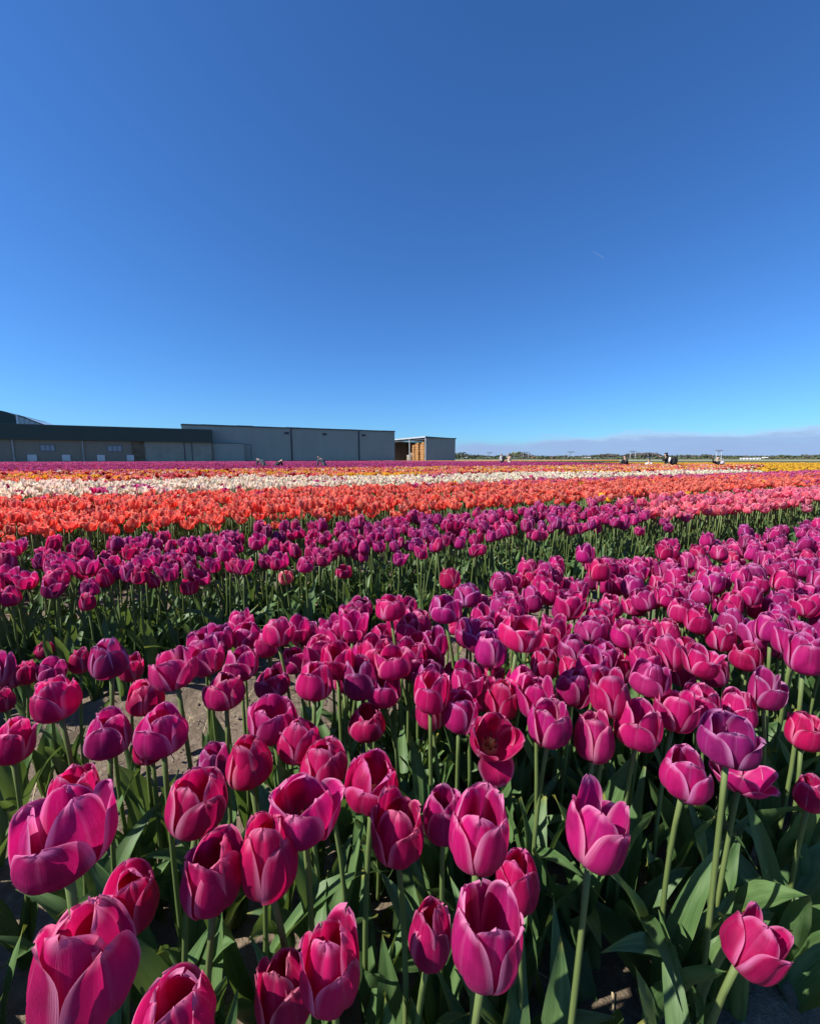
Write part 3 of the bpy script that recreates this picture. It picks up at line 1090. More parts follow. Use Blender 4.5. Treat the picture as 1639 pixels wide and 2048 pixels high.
hand_tulips()
# broad leaves lying out at the bed's front edge belong to the tilted tulip there: added below as a leafy plant


def bed_points(s0, s1, t0, t1, dens, jit=.42):
    step = 1 / math.sqrt(dens)
    S = np.arange(s0 + step / 2, s1, step)
    T = np.arange(t0, t1, step)
    ss, tt = np.meshgrid(S, T)
    ss = ss.ravel() + rng.uniform(-jit, jit, ss.size) * step
    tt = tt.ravel() + rng.uniform(-jit, jit, tt.size) * step
    return tt, ss


def to_xy(tt, ss):
    return np.stack([U2[0] * tt + N2[0] * ss, U2[1] * tt + N2[1] * ss], 1)


def in_view(xy, z=.48, m=60):
    x, y, d = project(np.concatenate([xy, np.full((len(xy), 1), z)], 1))
    return (d > .05) & (x > -m) & (x < 1639 + m) & (y < 2048 + m), x, y, d


def fill_nearest_bed():
    """The rest of the nearest bed: single tulips up to 300 in all, then a mass."""
    global n_purple
    tt, ss = bed_points(.24, 1.22, -3.0, 7.5, 135)
    xy = to_xy(tt, ss)
    z = rng.normal(.485, .028, len(xy))
    vis, x, y, d = in_view(xy)
    occ, gs = np.array(occupied), np.array(ground_spots)
    cand, rest = [], []
    for i in range(len(xy)):
        if math.hypot(*xy[i]) < .22 or d[i] < .12 and abs(xy[i][0]) < .5:
            continue
        if np.min(np.hypot(gs[:, 0] - xy[i, 0], gs[:, 1] - xy[i, 1])) < .036:
            continue
        px, py, dp = project([(xy[i, 0], xy[i, 1], z[i])])
        px, py, dp = px[0], py[0], dp[0]
        sz = .075 * FPX / max(dp, .05)
        shown = dp > .05 and -70 < px < 1710 and py < 2150
        if shown:
            # in the nearer part every bloom of the photo is placed already
            limit = 1405 if px > 560 else (1330 if px > 400 else 1265)
            if py > limit:
                continue
            near = np.hypot(occ[:, 0] - px, occ[:, 1] - py) < (.34 if py < 1250 else .27) * (occ[:, 2] + sz) / 1.6
            if near.any():
                continue
            cand.append((dp, i))
        elif dp > -.6 and not (.05 < dp < .75 and -500 < px < 2000):
            rest.append(i)
    cand.sort()
    lim = 300 - n_purple
    for dp, i in cand[:lim]:
        k = rng.uniform()
        kind = 'magenta' if k < .68 else ('purple' if k < .90 else 'crimson')
        tilt = Vector((rng.normal() * .09, -.03 + rng.normal() * .09, 1)).normalized()
        H = rng.uniform(.066, .082)
        W = H * rng.uniform(.84, 1.0)
        base = Vector((xy[i, 0], xy[i, 1], z[i] - H * .5))
        place_tulip(base, H, W, tilt, float(rng.choice([.1, .2, .3, .4, .55])), kind,
                    'purple tulip among many alike in the crowded nearest bed', 'purple tulips crowded in the nearest bed', nu=8, nv=9)
        n_purple += 1
    rest += [i for dp, i in cand[lim:]]
    p = np.concatenate([xy[rest], np.zeros((len(rest), 1))], 1)
    h = [hue('magenta' if rng.uniform() < .55 else 'purple') for _ in rest]
    return p, rng.normal(1.0, .06, len(rest)), h


M1 = fill_nearest_bed()


def extra_leaves():
    """Flowerless plants and leaf clutter between the stems of the two nearest beds."""
    P = []
    for (s0, s1, t0, t1, dn) in ((.24, .92, -1.6, 4.5, 110), (.9, 1.2, .5, 4.5, 90), (1.78, 2.5, -3.2, 5.5, 90)):
        tt, ss = bed_points(s0, s1, t0, t1, dn)
        xy = to_xy(tt, ss)
        P.append(xy[np.hypot(xy[:, 0], xy[:, 1]) > .3])
    xy = np.concatenate(P)
    p = np.concatenate([xy, np.full((len(xy), 1), .004)], 1)
    scatter('tulip_leaves', p, rng.uniform(.75, 1.15, len(p)), LEAF_SET, None, 'dense grey green tulip leaves crowding between the stems of the near beds', 'leaves', .12)


extra_leaves()

# a leafy plant at the bed's edge, with the broad lit leaves seen there
for k, (px, py, zz, yaw, s) in enumerate([(1330, 1985, .05, .15, 1.0), (1590, 1960, .05, -.1, .9), (1560, 1850, .06, .3, 1.1), (1180, 1990, .05, 2.0, .95), (1010, 2010, .04, 1.0, .9), (1420, 1990, .03, .9, .8)]):
    d = ray(px, py)
    kk = (CAM_H - zz) / -d.z
    c = Vector((0, 0, CAM_H)) + d * kk
    rt = empty('tulip_leaf_rosette', (c.x, c.y, .004), yaw)
    tag(rt, ['low rosette of two broad lit leaves under the tilted crimson tulip', 'broad yellow green leaf lying over the soil at the bed corner', 'broad pale leaf arching over dark soil at the picture edge',
             'curled broad leaf standing by a pale stem low in the bed', 'folded broad leaf in deep shade below the white throated tulip', 'short broad leaf clump beside the tilted crimson tulip stem'][k], 'tulip leaves', 'flowerless leaf rosettes along the bed front')
    for q in range(2):
        lf = link('leaf', BROAD[(k + q * 3) % len(BROAD)], rt, rot=(0, 0, q * 2.4), scale=(s, s, s))


# ------------------------------------------------------------------ the other beds
def rose_fraction(tt, ss):
    """The second bed turns from purple to rose further along."""
    edge = 3.1 + (ss - 1.8) * 1.1
    return 1 / (1 + np.exp(-(tt - edge) / .28))


def hues_for(kinds):
    return [hue(k) for k in kinds]


PURPLE_PTS, PURPLE_S, PURPLE_H = [M1[0]], [M1[1]], list(M1[2])
SINGLES = {}


def split_singles(xy, kinds, want, n):
    """Indices of the n points of a kind nearest to the camera and in view, and the rest."""
    vis, x, y, d = in_view(xy)
    ids = [i for i in range(len(xy)) if kinds[i] == want and vis[i]]
    ids.sort(key=lambda i: d[i])
    return ids[:n]


def small_tulip(name, xy, kind, label, group, parts, size):
    """A tulip too small in the picture for petals of its own: bloom, stem and leaves, or one mesh."""
    h = hue(kind)
    if parts:
        root = empty(name, (xy[0], xy[1], 0), rng.uniform(0, 6.28))
        tag(root, label, 'tulip', group)
        b, s, l = SMALL[int(rng.integers(len(SMALL)))]
        zs = size * rng.uniform(.92, 1.10)
        paint(link('bloom', b, root, scale=(size, size, zs)), h)
        link('stem', s, root, scale=(1, 1, zs))
        link('leaf', l, root)
    else:
        o = link(name, MONO[int(rng.integers(len(MONO)))], None, (xy[0], xy[1], 0), (rng.normal() * .07, rng.normal() * .07, rng.uniform(0, 6.28)), (size, size, size * rng.uniform(.92, 1.10)))
        tag(o, label, 'tulip', group)
        paint(o, h)


SMALL, MONO = [], []
rg = np.random.default_rng(77)
for i in range(14):
    vs, fs, uv = [], [], []
    ln = rg.normal(0, .018, 2)
    for v, f, u in bloom_petals(rg, float(rg.choice([.4, .6, .8, 1.0])), 5, 6, .92):
        b0 = len(vs)
        v = v * .070 + np.array([ln[0], ln[1], .43])
        vs += [tuple(p) for p in v]
        fs += [tuple(b0 + k for k in q) for q in f]
        uv += [tuple(q) for q in u]
    bm_ = mesh_data('bloom', vs, fs, [M_PETAL], None, uv, True)
    b, u = stem_geo((0, 0, 0), (ln[0], ln[1], .434), .0042, 5, 3)
    sm_ = mesh_data('stem', b.v, b.f, [M_STEM], b.m, u, True)
    vs, fs, uv = [], [], []
    for k in range(3):
        v, f, u = leaf_grid(rg, 2, 6)
        a = k * 2.2
        w = v.copy()
        w[:, 0], w[:, 1] = v[:, 0] * math.cos(a) - v[:, 1] * math.sin(a), v[:, 0] * math.sin(a) + v[:, 1] * math.cos(a)
        b0 = len(vs)
        vs += [tuple(p) for p in w]
        fs += [tuple(b0 + q for q in qq) for qq in f]
        uv += [tuple(q) for q in u]
    SMALL.append((bm_, sm_, mesh_data('leaf', vs, fs, [M_LEAF], None, uv, True)))
for o in list(MID_SET.objects):
    MONO.append(o.data)


def mass(name, tt, ss, kinds, coll, label, cat, z=0.0, lo=.93, hi=1.08):
    xy = to_xy(tt, ss)
    vis, x, y, d = in_view(xy, .48, 260)
    keep = np.nonzero(vis | (d < 9) & (d > -1))[0]
    kinds = [kinds[i] for i in keep]
    p = np.concatenate([xy[keep], np.full((len(keep), 1), z)], 1)
    return p, rng.uniform(lo, hi, len(keep)), kinds


# --- second bed: purple, turning rose
tt, ss = bed_points(1.80, 2.85, -5.0, 12.0, 96)
rf = rose_fraction(tt, ss)
k2 = []
for f in rf:
    if rng.uniform() < f:
        k2.append('rose')
    else:
        q = rng.uniform()
        k2.append('purple' if q < .50 else ('magenta' if q < .88 else 'crimson'))
k2 = np.array(k2)
xy = to_xy(tt, ss)
vis, vx, vy, vd = in_view(xy, .48, 260)
occ = np.array(occupied)
gs = np.array(ground_spots)
ok = (vis | (vd < 4) & (vd > -1))
for i in np.nonzero(ok)[0]:
    if vd[i] < 2.2 and np.min(np.hypot(gs[:, 0] - xy[i, 0], gs[:, 1] - xy[i, 1])) < .03:
        ok[i] = False
    if ss[i] < 1.92 and rng.uniform() < .6:
        ok[i] = False
one = set(split_singles(xy, [k if o else '' for k, o in zip(k2, ok)], 'rose', 300))
for i in one:
    small_tulip('rose_tulip', xy[i], 'rose', 'rose pink tulip with pale yellowish foot where the second bed turns pink', 'rose pink tulips of the second bed', True, rng.uniform(.95, 1.12))
m = [i for i in np.nonzero(ok)[0] if k2[i] != 'rose']
PURPLE_PTS.append(np.concatenate([xy[m], np.zeros((len(m), 1))], 1))
PURPLE_S.append(np.clip(rng.normal(1.0, .055, len(m)), .86, 1.14))
PURPLE_H += hues_for([k2[i] for i in m])
m = [i for i in np.nonzero(ok)[0] if k2[i] == 'rose' and i not in one]
scatter('rose_tulips', np.concatenate([xy[m], np.zeros((len(m), 1))], 1), rng.uniform(.95, 1.1, len(m)), MID_SET, hues_for(['rose'] * len(m)), 'rose pink tulips filling the far stretch of the second bed', 'tulips')
scatter('purple_tulips', np.concatenate(PURPLE_PTS), np.concatenate(PURPLE_S), NEAR_SET, PURPLE_H, 'dense purple and plum tulips massed in the second bed', 'tulips', .08)


# --- coral beds, a pink strip at their back
def beds_between(s0, s1, period=1.62, gap=.42):
    out = []
    s = s0
    while s < s1:
        out.append((s, min(s + period - gap, s1)))
        s += period
    return out


def field(zone, dens, kinds_fn, t0, t_end):
    T_, S_ = [], []
    for a, c in zone:
        te = t_end(a) if callable(t_end) else t_end
        tt, ss = bed_points(a, c, t0 if not callable(t0) else t0(a), te, dens)
        T_.append(tt)
        S_.append(ss)
    tt, ss = np.concatenate(T_), np.concatenate(S_)
    xy = to_xy(tt, ss)
    vis, x, y, d = in_view(xy, .48, 120)
    k = vis | ((d < 8) & (d > -1))
    tt, ss, xy = tt[k], ss[k], xy[k]
    return tt, ss, xy, np.array([kinds_fn(t, s) for t, s in zip(tt, ss)])


def coral_kind(t, s):
    q = rng.uniform()
    pinkish = max(0, min(1, (s - 5.2) / 1.2)) * max(0, min(1, (t - 2) / 5)) + max(0, min(.9, (t - 9) / 9)) * .8
    if q < pinkish * .85:
        return 'pink'
    if s > 5.8 and t < 4 and q > .9:
        return 'crimson'
    if q > .992:
        return 'yellow'
    return 'coral'


tt, ss, xy, kd = field([(3.32, 4.60), (4.92, 6.35)], 84, coral_kind, -9, 31)
one = set(split_singles(xy, kd, 'coral', 300))
for i in one:
    small_tulip('coral_tulip', xy[i], 'coral', 'orange red tulip with yellow edged petals among many alike behind the purple bed', 'orange red tulips of the third bed', True, rng.uniform(.95, 1.15))
yl = split_singles(xy, kd, 'yellow', 40)
for i in yl:
    small_tulip('yellow_tulip', xy[i], 'yellow', 'stray yellow tulip growing among the orange red ones', 'stray yellow tulips in the orange beds', False, 1.0)
used = one | set(yl)
m = [i for i in range(len(xy)) if i not in used]
near = [i for i in m if xy[i][1] < 9]
scatter('coral_tulips', np.concatenate([xy[m], np.zeros((len(m), 1))], 1), rng.uniform(.95, 1.12, len(m)), MID_SET, hues_for([kd[i] for i in m]), 'orange red tulips shading to pink in a broad band across the field', 'tulips')


# --- white band, narrowing as it runs away, and the mixed band behind it
def white_kind(t, s):
    q = rng.uniform()
    patch = math.sin(t * 1.7 + s * 2.1) + math.sin(t * .63 - s * 3.3 + 1.3)
    if patch > 1.3 and q < .6 and s < 8.6:
        return 'pink'
    return 'white' if q < .975 else 'crimson'


def mixed_kind(t, s):
    c = math.sin(t * 1.1 + s * .9) + math.sin(t * .47 - s * 2.1 + 2) + rng.normal() * .55
    if c > .95:
        return 'yellow'
    if c > .35:
        return 'peach'
    if c > -.55:
        return 'coral' if rng.uniform() < .55 else 'rose'
    if c > -1.2:
        return 'red'
    return 'white' if rng.uniform() < .4 else 'peach'


def band_kind(t, s):
    rear = 10.4 - .12 * t + .35 * math.sin(t * .9) + rng.normal() * .12
    return white_kind(t, s) if s < rear else 'm_' + mixed_kind(t, s)


def band_end(s):
    return min(35.0, max(17.5, 18 + (s - 7.6) * 2.9))


tt, ss, xy, kd = field(beds_between(6.75, 13.3, 1.65, .35), 76, band_kind, -18, band_end)
t3, s3, xy3, kd3 = field(beds_between(13.4, 18.2, 1.6, .35), 46, lambda t, s: 'm_' + mixed_kind(t, s), -24, band_end)
xy = np.concatenate([xy, xy3])
kd = np.concatenate([kd, kd3])
one = set(split_singles(xy, kd, 'white', 300))
for i in one:
    small_tulip('white_tulip', xy[i], 'white', 'creamy white tulip among many alike in the white band behind the orange beds', 'white tulips of the white band', False, rng.uniform(.95, 1.15))
for kk, lab in (('yellow', 'yellow tulip among many alike in the mixed colour band'), ('peach', 'peach coloured tulip among many alike in the mixed colour band'), ('red', 'dark red tulip among many alike in the mixed colour band')):
    ids = split_singles(xy, kd, 'm_' + kk, 60)
    one |= set(ids)
    for i in ids:
        small_tulip(kk + '_tulip', xy[i], kk, lab, kk + ' tulips of the mixed band', False, rng.uniform(1.0, 1.2))
m = [i for i in range(len(xy)) if i not in one and not kd[i].startswith('m_')]
scatter('white_tulips', np.concatenate([xy[m], np.zeros((len(m), 1))], 1), rng.uniform(.95, 1.15, len(m)), MID_SET, hues_for([kd[i] for i in m]), 'creamy white tulips in a bright band with pink strays', 'tulips')
m = [i for i in range(len(xy)) if i not in one and kd[i].startswith('m_')]
scatter('mixed_tulips', np.concatenate([xy[m], np.zeros((len(m), 1))], 1), rng.uniform(1.0, 1.2, len(m)), FAR_SET, hues_for([kd[i][2:] for i in m]), 'tulips in mixed yellow, peach, red and pink covering a wide band', 'tulips')


# --- far purple field
def far_kind(t, s):
    q = rng.uniform()
    return 'purple' if q < .5 else ('magenta' if q < .70 else ('pink' if q < .86 else ('crimson' if q < .96 else 'red')))


tt, ss, xy, kd = field(beds_between(18.6, 40.0, 1.9, .5), 15, far_kind, lambda a: -.35 * a - 8, lambda a: 32 + (a - 18) * .55)
scatter('far_purple_tulips', np.concatenate([xy, np.zeros((len(xy), 1))], 1), rng.uniform(1.2, 1.5, len(xy)) * np.array([[1.15], [1.15], [.82]]) if False else np.stack([rng.uniform(1.35, 1.6, len(xy))] * 2 + [rng.uniform(.98, 1.1, len(xy))], 1), FAR_SET, hues_for(kd),
        'far field of purple and pink tulips running to the sheds', 'tulips')
tt, ss, xy, kd = field(beds_between(40.0, 76.0, 2.4, .5), 8, lambda t, s: 'purple' if rng.uniform() < .5 else 'pink', lambda a: -.36 * a - 8, lambda a: 44 - (a - 40) * .2)
scatter('distant_purple_tulips', np.concatenate([xy, np.zeros((len(xy), 1))], 1), np.stack([rng.uniform(2.2, 2.7, len(xy))] * 2 + [rng.uniform(.98, 1.1, len(xy))], 1), FAR_SET, hues_for(kd),
        'distant strip of purple tulips in front of the long grey warehouse', 'tulips')

# --- yellow fields to the right
tt, ss, xy, kd = field(beds_between(7.0, 64.0, 2.2, .4), 11, lambda t, s: 'yellow', lambda a: 2 + (band_end(a) if a < 18 else max(35.0, 34.5 + (a - 18) * .55)), 100)
keep = xy[:, 1] < 50
tt, ss, xy, kd = tt[keep], ss[keep], xy[keep], kd[keep]
scatter('yellow_tulips', np.concatenate([xy, np.zeros((len(xy), 1))], 1), np.stack([rng.uniform(1.9, 2.3, len(xy))] * 2 + [rng.uniform(.95, 1.05, len(xy))], 1), FAR_SET, hues_for(kd),
        'broad yellow tulip field beyond the striped beds', 'tulips')
tt, ss, xy, kd = field(beds_between(64.0, 90.0, 3.0, .5), 5, lambda t, s: 'peach' if rng.uniform() < .7 else 'yellow', lambda a: 34, 140)
keep = project(np.concatenate([xy, np.full((len(xy), 1), .4)], 1))[0] < 1235
tt, ss, xy, kd = tt[keep], ss[keep], xy[keep], kd[keep]
scatter('peach_tulips', np.concatenate([xy, np.zeros((len(xy), 1))], 1), np.stack([rng.uniform(2.8, 3.2, len(xy))] * 2 + [rng.uniform(.95, 1.05, len(xy))], 1), FAR_SET, hues_for(kd),
        'pale peach tulip strip beside the open shed', 'tulips')
# ------------------------------------------------------------------ buildings at the end of the field
M_GREY = clad_material('grey_cladding', (0.32, 0.345, 0.29), 3.0)
M_DARK = clad_material('dark_green_cladding', (0.050, 0.072, 0.058), 2.5)
M_BRICK = plain('tan_brick', (0.25, 0.215, 0.165), 0.85, 0.09, 1.6, stretch=(1, 1, 3))
M_PANEL = plain('concrete_panel', (0.30, 0.295, 0.235), 0.8, 0.12, 0.6)
M_STAIN = plain('brown_stain_board', (0.16, 0.115, 0.075), 0.85, 0.3, 1.2)
M_WFRAME = plain('window_frame', (0.16, 0.17, 0.20), 0.5, 0.1, 2)
M_WHITE = plain('white_paint', (0.74, 0.74, 0.72), 0.5, 0.05, 2)
M_TRIM = plain('grey_trim', (0.42, 0.44, 0.45), 0.5, 0.1, 2)
M_PIPE = plain('zinc_pipe', (0.38, 0.36, 0.34), 0.5, 0.15, 3)
M_DPIPE = plain('dark_downpipe', (0.055, 0.062, 0.068), 0.5, 0.15, 3)
M_ROOF = plain('roof_sheet', (0.10, 0.105, 0.105), 0.7, 0.2, 0.5)
M_BLACK = plain('black_rubber', (0.018, 0.018, 0.020), 0.6, 0.2, 5)
M_STEEL = plain('galvanised_steel', (0.50, 0.52, 0.54), 0.45, 0.12, 2)
M_WOOD = plain('crate_wood', (0.43, 0.22, 0.085), 0.8, 0.28, 6, stretch=(1, 1, 4))
M_WOOD2 = plain('weathered_crate_wood', (0.36, 0.30, 0.24), 0.85, 0.25, 6, stretch=(1, 1, 4))
M_INNER = plain('shed_inner_boards', (0.14, 0.095, 0.07), 0.85, 0.25, 1.5, stretch=(1, 1, .2))
M_TILE = plain('clay_roof', (0.20, 0.085, 0.055), 0.8, 0.25, 0.8)
M_HOUSE = plain('pale_house_wall', (0.55, 0.52, 0.47), 0.8, 0.12, 0.6)


def glass_material(name, col, rough):
    m, nt, N, L, P, out = new_mat(name)
    tc = N.new('ShaderNodeTexCoord')
    n = noisen(N, L, tc.outputs['Object'], 0.7, 3)
    L.new(mixc(N, L, n, tuple(c * .8 for c in col), tuple(c * 1.2 for c in col)), P.inputs['Base Color'])
    P.inputs['Roughness'].default_value = rough
    P.inputs['Specular IOR Level'].default_value = 0.8
    return m


M_PANE = glass_material('window_pane', (0.22, 0.24, 0.30), 0.12)
M_GREENHOUSE = glass_material('greenhouse_glass', (0.42, 0.47, 0.47), 0.2)
BED_RZ = math.atan2(U2[1], U2[0])


def at_frame(name, t, s, rz=BED_RZ):
    """An Empty whose X runs along the beds and Y away from the camera."""
    p = st(t, s)
    return empty(name, p, rz)


def box_part(name, m, parent, x0, x1, y0, y1, z0, z1):
    b = MB()
    b.box(((x0 + x1) / 2, (y0 + y1) / 2, (z0 + z1) / 2), (x1 - x0, y1 - y0, z1 - z0))
    return b.build(name, m, parent)


# grey warehouse: front from t -1 to 41.2 at s = 85
w = at_frame('warehouse', -1.0, 85.0)
tag(w, 'long grey metal clad warehouse with two dark downpipes on its front', 'warehouse')
LW = 42.2
box_part('wall', M_GREY, w, 0, LW, 0, 26, 0, 6.92)
b = MB()
b.box((LW / 2, 13, 6.99), (LW + .3, 26.3, .14))
b.build('roof', M_ROOF, w)
b = MB()
for i in range(14):                         # roof edge made of slightly uneven flashing lengths
    b.box((1.5 + i * LW / 14, -.06, 7.04 + rnd.uniform(-.035, .035)), (LW / 14 - .03, .16, .22))
b.build('roof_edge', M_DPIPE, w)
box_part('plinth', M_BLACK, w, -.02, LW + .02, -.05, .0, 0, .55)
for x in (19.2, 33.6):
    b = MB()
    b.tube([(x, -.12, .1), (x, -.12, 6.9)], .085, 8)
    b.box((x, -.13, 6.95), (.34, .26, .34))
    b.tube([(x - .13, -.06, .1), (x - .13, -.06, 6.7)], .05, 6)
    p = b.build('downpipe', M_DPIPE, w)
    bb = MB()
    bb.tube([(x + .12, -.10, 5.0), (x + .12, -.10, 7.3)], .06, 6)
    bb.build('outlet', M_TRIM, p)
for x in (18.3, 26.0, 34.7):
    box_part('vent_grille', M_DPIPE, w, x - .45, x + .45, -.05, .0, 5.75, 6.2)
b = MB()                                    # faint door outline in the front
for x0, x1, z0, z1 in ((6.9, 11.5, 3.55, 3.63), (6.9, 6.98, 0, 3.6), (11.42, 11.5, .9, 3.6)):
    b.box(((x0 + x1) / 2, -.02, (z0 + z1) / 2), (x1 - x0, .04, z1 - z0))
b.build('door_frame', M_DPIPE, w)
box_part('door', M_GREY, w, 6.99, 11.41, -.015, .0, 0.56, 3.54)

# low brick building with a dark fascia, in front of the warehouse's near end
lo = at_frame('brick_building', -95.0, 83.0)
tag(lo, 'low tan brick building with a deep dark green fascia and white vents', 'building')
XE = 95 + 3.75                               # right end of the fascia
XB = 95 - 8.6                                # where the brick ends
box_part('wall', M_BRICK, lo, 0, XB, 0, 1.9, 0, 3.8)
box_part('wall', M_PANEL, lo, XB + 1.9, XE, .02, 1.9, 0, 3.8)
box_part('corner_board', M_STAIN, lo, XB, XB + 1.9, -.04, 1.9, 0, 3.8)
box_part('fascia', M_DARK, lo, 0, XE, -.45, 1.9, 3.8, 6.0)
box_part('roof', M_ROOF, lo, 0, XE, -.50, 1.9, 6.0, 6.1)


def t_at(px, s):
    d = ray(px, 918)
    k = s / (-.469 * d.x + .883 * d.y)
    return (.883 * d.x + .469 * d.y) * k


def xb(px):
    return t_at(px, 83.0) + 95


for px in (29, 168):
    b = MB()
    x = xb(px)
    b.tube([(x, -.10, 0), (x, -.10, 3.8)], .11, 8)
    for z in (.9, 2.6):
        b.box((x, -.08, z), (.34, .16, .08))
    b.build('downpipe', M_PIPE, lo)
for px0, px1 in ((83, 112), (217, 245)):
    x0, x1 = xb(px0), xb(px1)
    f = MB()
    z0, z1 = 2.12, 3.05
    f.box(((x0 + x1) / 2, -.04, z0), (x1 - x0 + .1, .10, .09))
    f.box(((x0 + x1) / 2, -.04, z1), (x1 - x0 + .1, .10, .09))
    for k in range(4):
        f.box((x0 + (x1 - x0) * k / 3, -.035, (z0 + z1) / 2), (.08, .09, z1 - z0 - .09))
    wf = f.build('window', M_WFRAME, lo)
    for k in range(3):
        a, c = x0 + (x1 - x0) * k / 3 + .04, x0 + (x1 - x0) * (k + 1) / 3 - .04
        box_part('pane', M_PANE, wf, a, c, -.02, .0, z0 + .045, z1 - .045)
for px0, px1 in ((56, 74), (125, 141), (195, 210), (254, 268)):
    x0, x1 = xb(px0), xb(px1)
    b = MB()
    b.box(((x0 + x1) / 2, -.09, 1.05), (x1 - x0, .18, .95))
    v = b.build('white_vent', M_WHITE, lo)
    b = MB()
    for k in range(5):
        b.box(((x0 + x1) / 2, -.195, .70 + k * .17), (x1 - x0 - .14, .03, .05))
    b.build('louvre', M_TRIM, v)
for px in (370, 385, 425):
    x = xb(px)
    b = MB()
    b.tube([(x, -.02, 0), (x, -.02, 3.75)], .06, 6)
    b.build('downpipe', M_DPIPE, lo)
an = at_frame('annex', 3.85, 83.6)
tag(an, 'low grey panelled annex standing against the front of the grey warehouse', 'annex')
box_part('wall', M_GREY, an, 0, 5.2, 0, 1.2, 0, 3.70)
box_part('roof', M_ROOF, an, -.02, 5.25, -.06, 1.2, 3.70, 3.78)

# tall hall behind with a glazed lean-to roof
hall = at_frame('hall', -95.0, 90.0)
tag(hall, 'tall dark hall with sloping glazed roof rising behind the low brick building', 'hall')


def xh(px):
    return t_at(px, 90.0) + 95


def hz(px, py, s=90.0):
    d = ray(px, py)
    return CAM_H + d.z * s / (-.469 * d.x + .883 * d.y)


b = MB()
poly = [(0, 0, 0), (xh(42), 0, 0), (xh(42), 0, hz(42, 831)), (xh(24), 0, hz(24, 824)), (xh(14), 0, hz(14, 821.5)), (xh(4), 0, hz(4, 822)), (0, 0, hz(4, 822))]
b.prism(poly, (0, 0, 0), (0, 20, 0))
b.build('wall', M_DARK, hall)
b = MB()
x0, x1 = xh(46), xh(97)
b.prism([(x0, .1, 0), (x1, .1, 0), (x1, .1, hz(97, 851)), (x0, .1, hz(46, 831))], (0, 0, 0), (0, 16, 0))
b.build('glazed_end', M_GREENHOUSE, hall)
b = MB()
b.box(((xh(42) + x0) / 2, -.03, hz(44, 831) / 2), (x0 - xh(42), .12, hz(44, 831)))
b.build('corner_post', M_WHITE, hall)
for k in range(5):
    xa = x0 + (x1 - x0) * k / 5
    b = MB()
    z = hz(46, 831) + (hz(97, 851) - hz(46, 831)) * k / 5
    b.box((xa, .06, z / 2), (.09, .10, z))
    b.build('glazing_bar', M_TRIM, hall)
b = MB()
b.tube([(x0, .0, hz(46, 831) + .05), (x1, .0, hz(97, 851) + .05)], .09, 6)
b.build('roof_edge', M_DPIPE, hall)

# open shed with wooden crates
CX, CY = 3.85, 98.6
t0s, s0s = .883 * CX + .469 * CY, -.469 * CX + .883 * CY
shed = at_frame('open_shed', t0s, s0s)
tag(shed, 'open fronted grey shed with wooden crates stacked inside', 'shed')
LX, LY = 8.3, 19.0
box_part('wall', M_GREY, shed, 0, LX, 0, .15, 0, 5.9)
box_part('wall', M_GREY, shed, LX - .15, LX, .15, LY, 0, 5.6)
box_part('wall', M_INNER, shed, .2, LX - .15, LY - .15, LY, 0, 5.6)
box_part('inner_lining', M_INNER, shed, LX - .24, LX - .155, .16, LY - .16, 0, 5.6)
b = MB()
b.prism([(-.35, -.2, 5.98), (LX + .2, -.2, 5.72), (LX + .2, -.2, 5.88), (-.35, -.2, 6.16)], (0, 0, 0), (0, LY + .3, 0))
b.build('roof', M_ROOF, shed)
b = MB()
b.box((-.38, LY / 2 - .1, 6.04), (.06, LY + .3, .30))
b.build('roof_edge', M_TRIM, shed)
b = MB()
b.box((LX / 2, -.22, 5.88), (LX + .3, .05, .12))
b.build('gable_trim', M_DPIPE, shed)
box_part('header_beam', M_DPIPE, shed, -.1, .1, .16, LY - .2, 5.35, 5.93)
for y in (-.02, 8.1, LY - .4):
    b = MB()
    b.box((-.14, y, 2.95), (.22, .24, 5.9))
    b.build('post', M_TRIM, shed)
box_part('floor', M_PANEL, shed, -.3, LX, .2, LY, -.2, .06)


def crate_mesh(mat):
    b = MB()
    L_, D_, H_ = 1.12, 1.06, .62
    for z in (.12, .30, .48):
        for sgn in (-1, 1):
            b.box((sgn * (L_ / 2 - .015), 0, z), (.03, D_ - .06, .15))
            b.box((0, sgn * (D_ / 2 - .015), z), (L_, .03, .15))
    for sx in (-1, 1):
        for sy in (-1, 1):
            b.box((sx * (L_ / 2 - .06), sy * (D_ / 2 - .06), .31), (.07, .07, .60))
    b.box((0, 0, .05), (L_ - .08, D_ - .08, .03))
    return mesh_data('wooden_crate', b.v, b.f, [mat], b.m)


CR, CR2 = crate_mesh(M_WOOD), crate_mesh(M_WOOD2)


def crate(me, x, y, z, label, group):
    p = Vector((x, y, z))
    c, s = math.cos(BED_RZ), math.sin(BED_RZ)
    base = Vector(st(t0s, s0s))
    o = link('wooden_crate', me, None, base + Vector((p.x * c - p.y * s, p.x * s + p.y * c, p.z)), (0, 0, BED_RZ + rnd.uniform(-.04, .04)))
    tag(o, label, 'crate', group)


for col, (y, n) in enumerate(((2.3, 9), (3.75, 8), (5.1, 8), (6.4, 8), (7.4, 7))):
    for k in range(n):
        crate(CR, 1.0 + .3 * (col % 2) + rnd.uniform(-.05, .05), y, .06 + k * .62, 'orange brown wooden crate in the tall sunlit stacks of the open shed', 'sunlit crate stacks in the open shed')
for y, n, x in ((10.2, 4, 3.2), (11.6, 4, 3.2), (13.2, 4, 3.4), (14.6, 3, 3.4)):
    for k in range(n):
        crate(CR2, x, y, 1.0 * .06 + k * .62, 'weathered pale crate in the shorter stacks at the back of the open shed', 'pale crate stacks in the open shed')
for y, n in ((8.9, 3), (10.1, 3)):
    for k in range(n):
        crate(CR2, .9, y, .06 + k * .62, 'weathered crate in the low stack by the shed post', 'low crate stacks by the shed post')
for y in (5.2, 6.6):
    pass

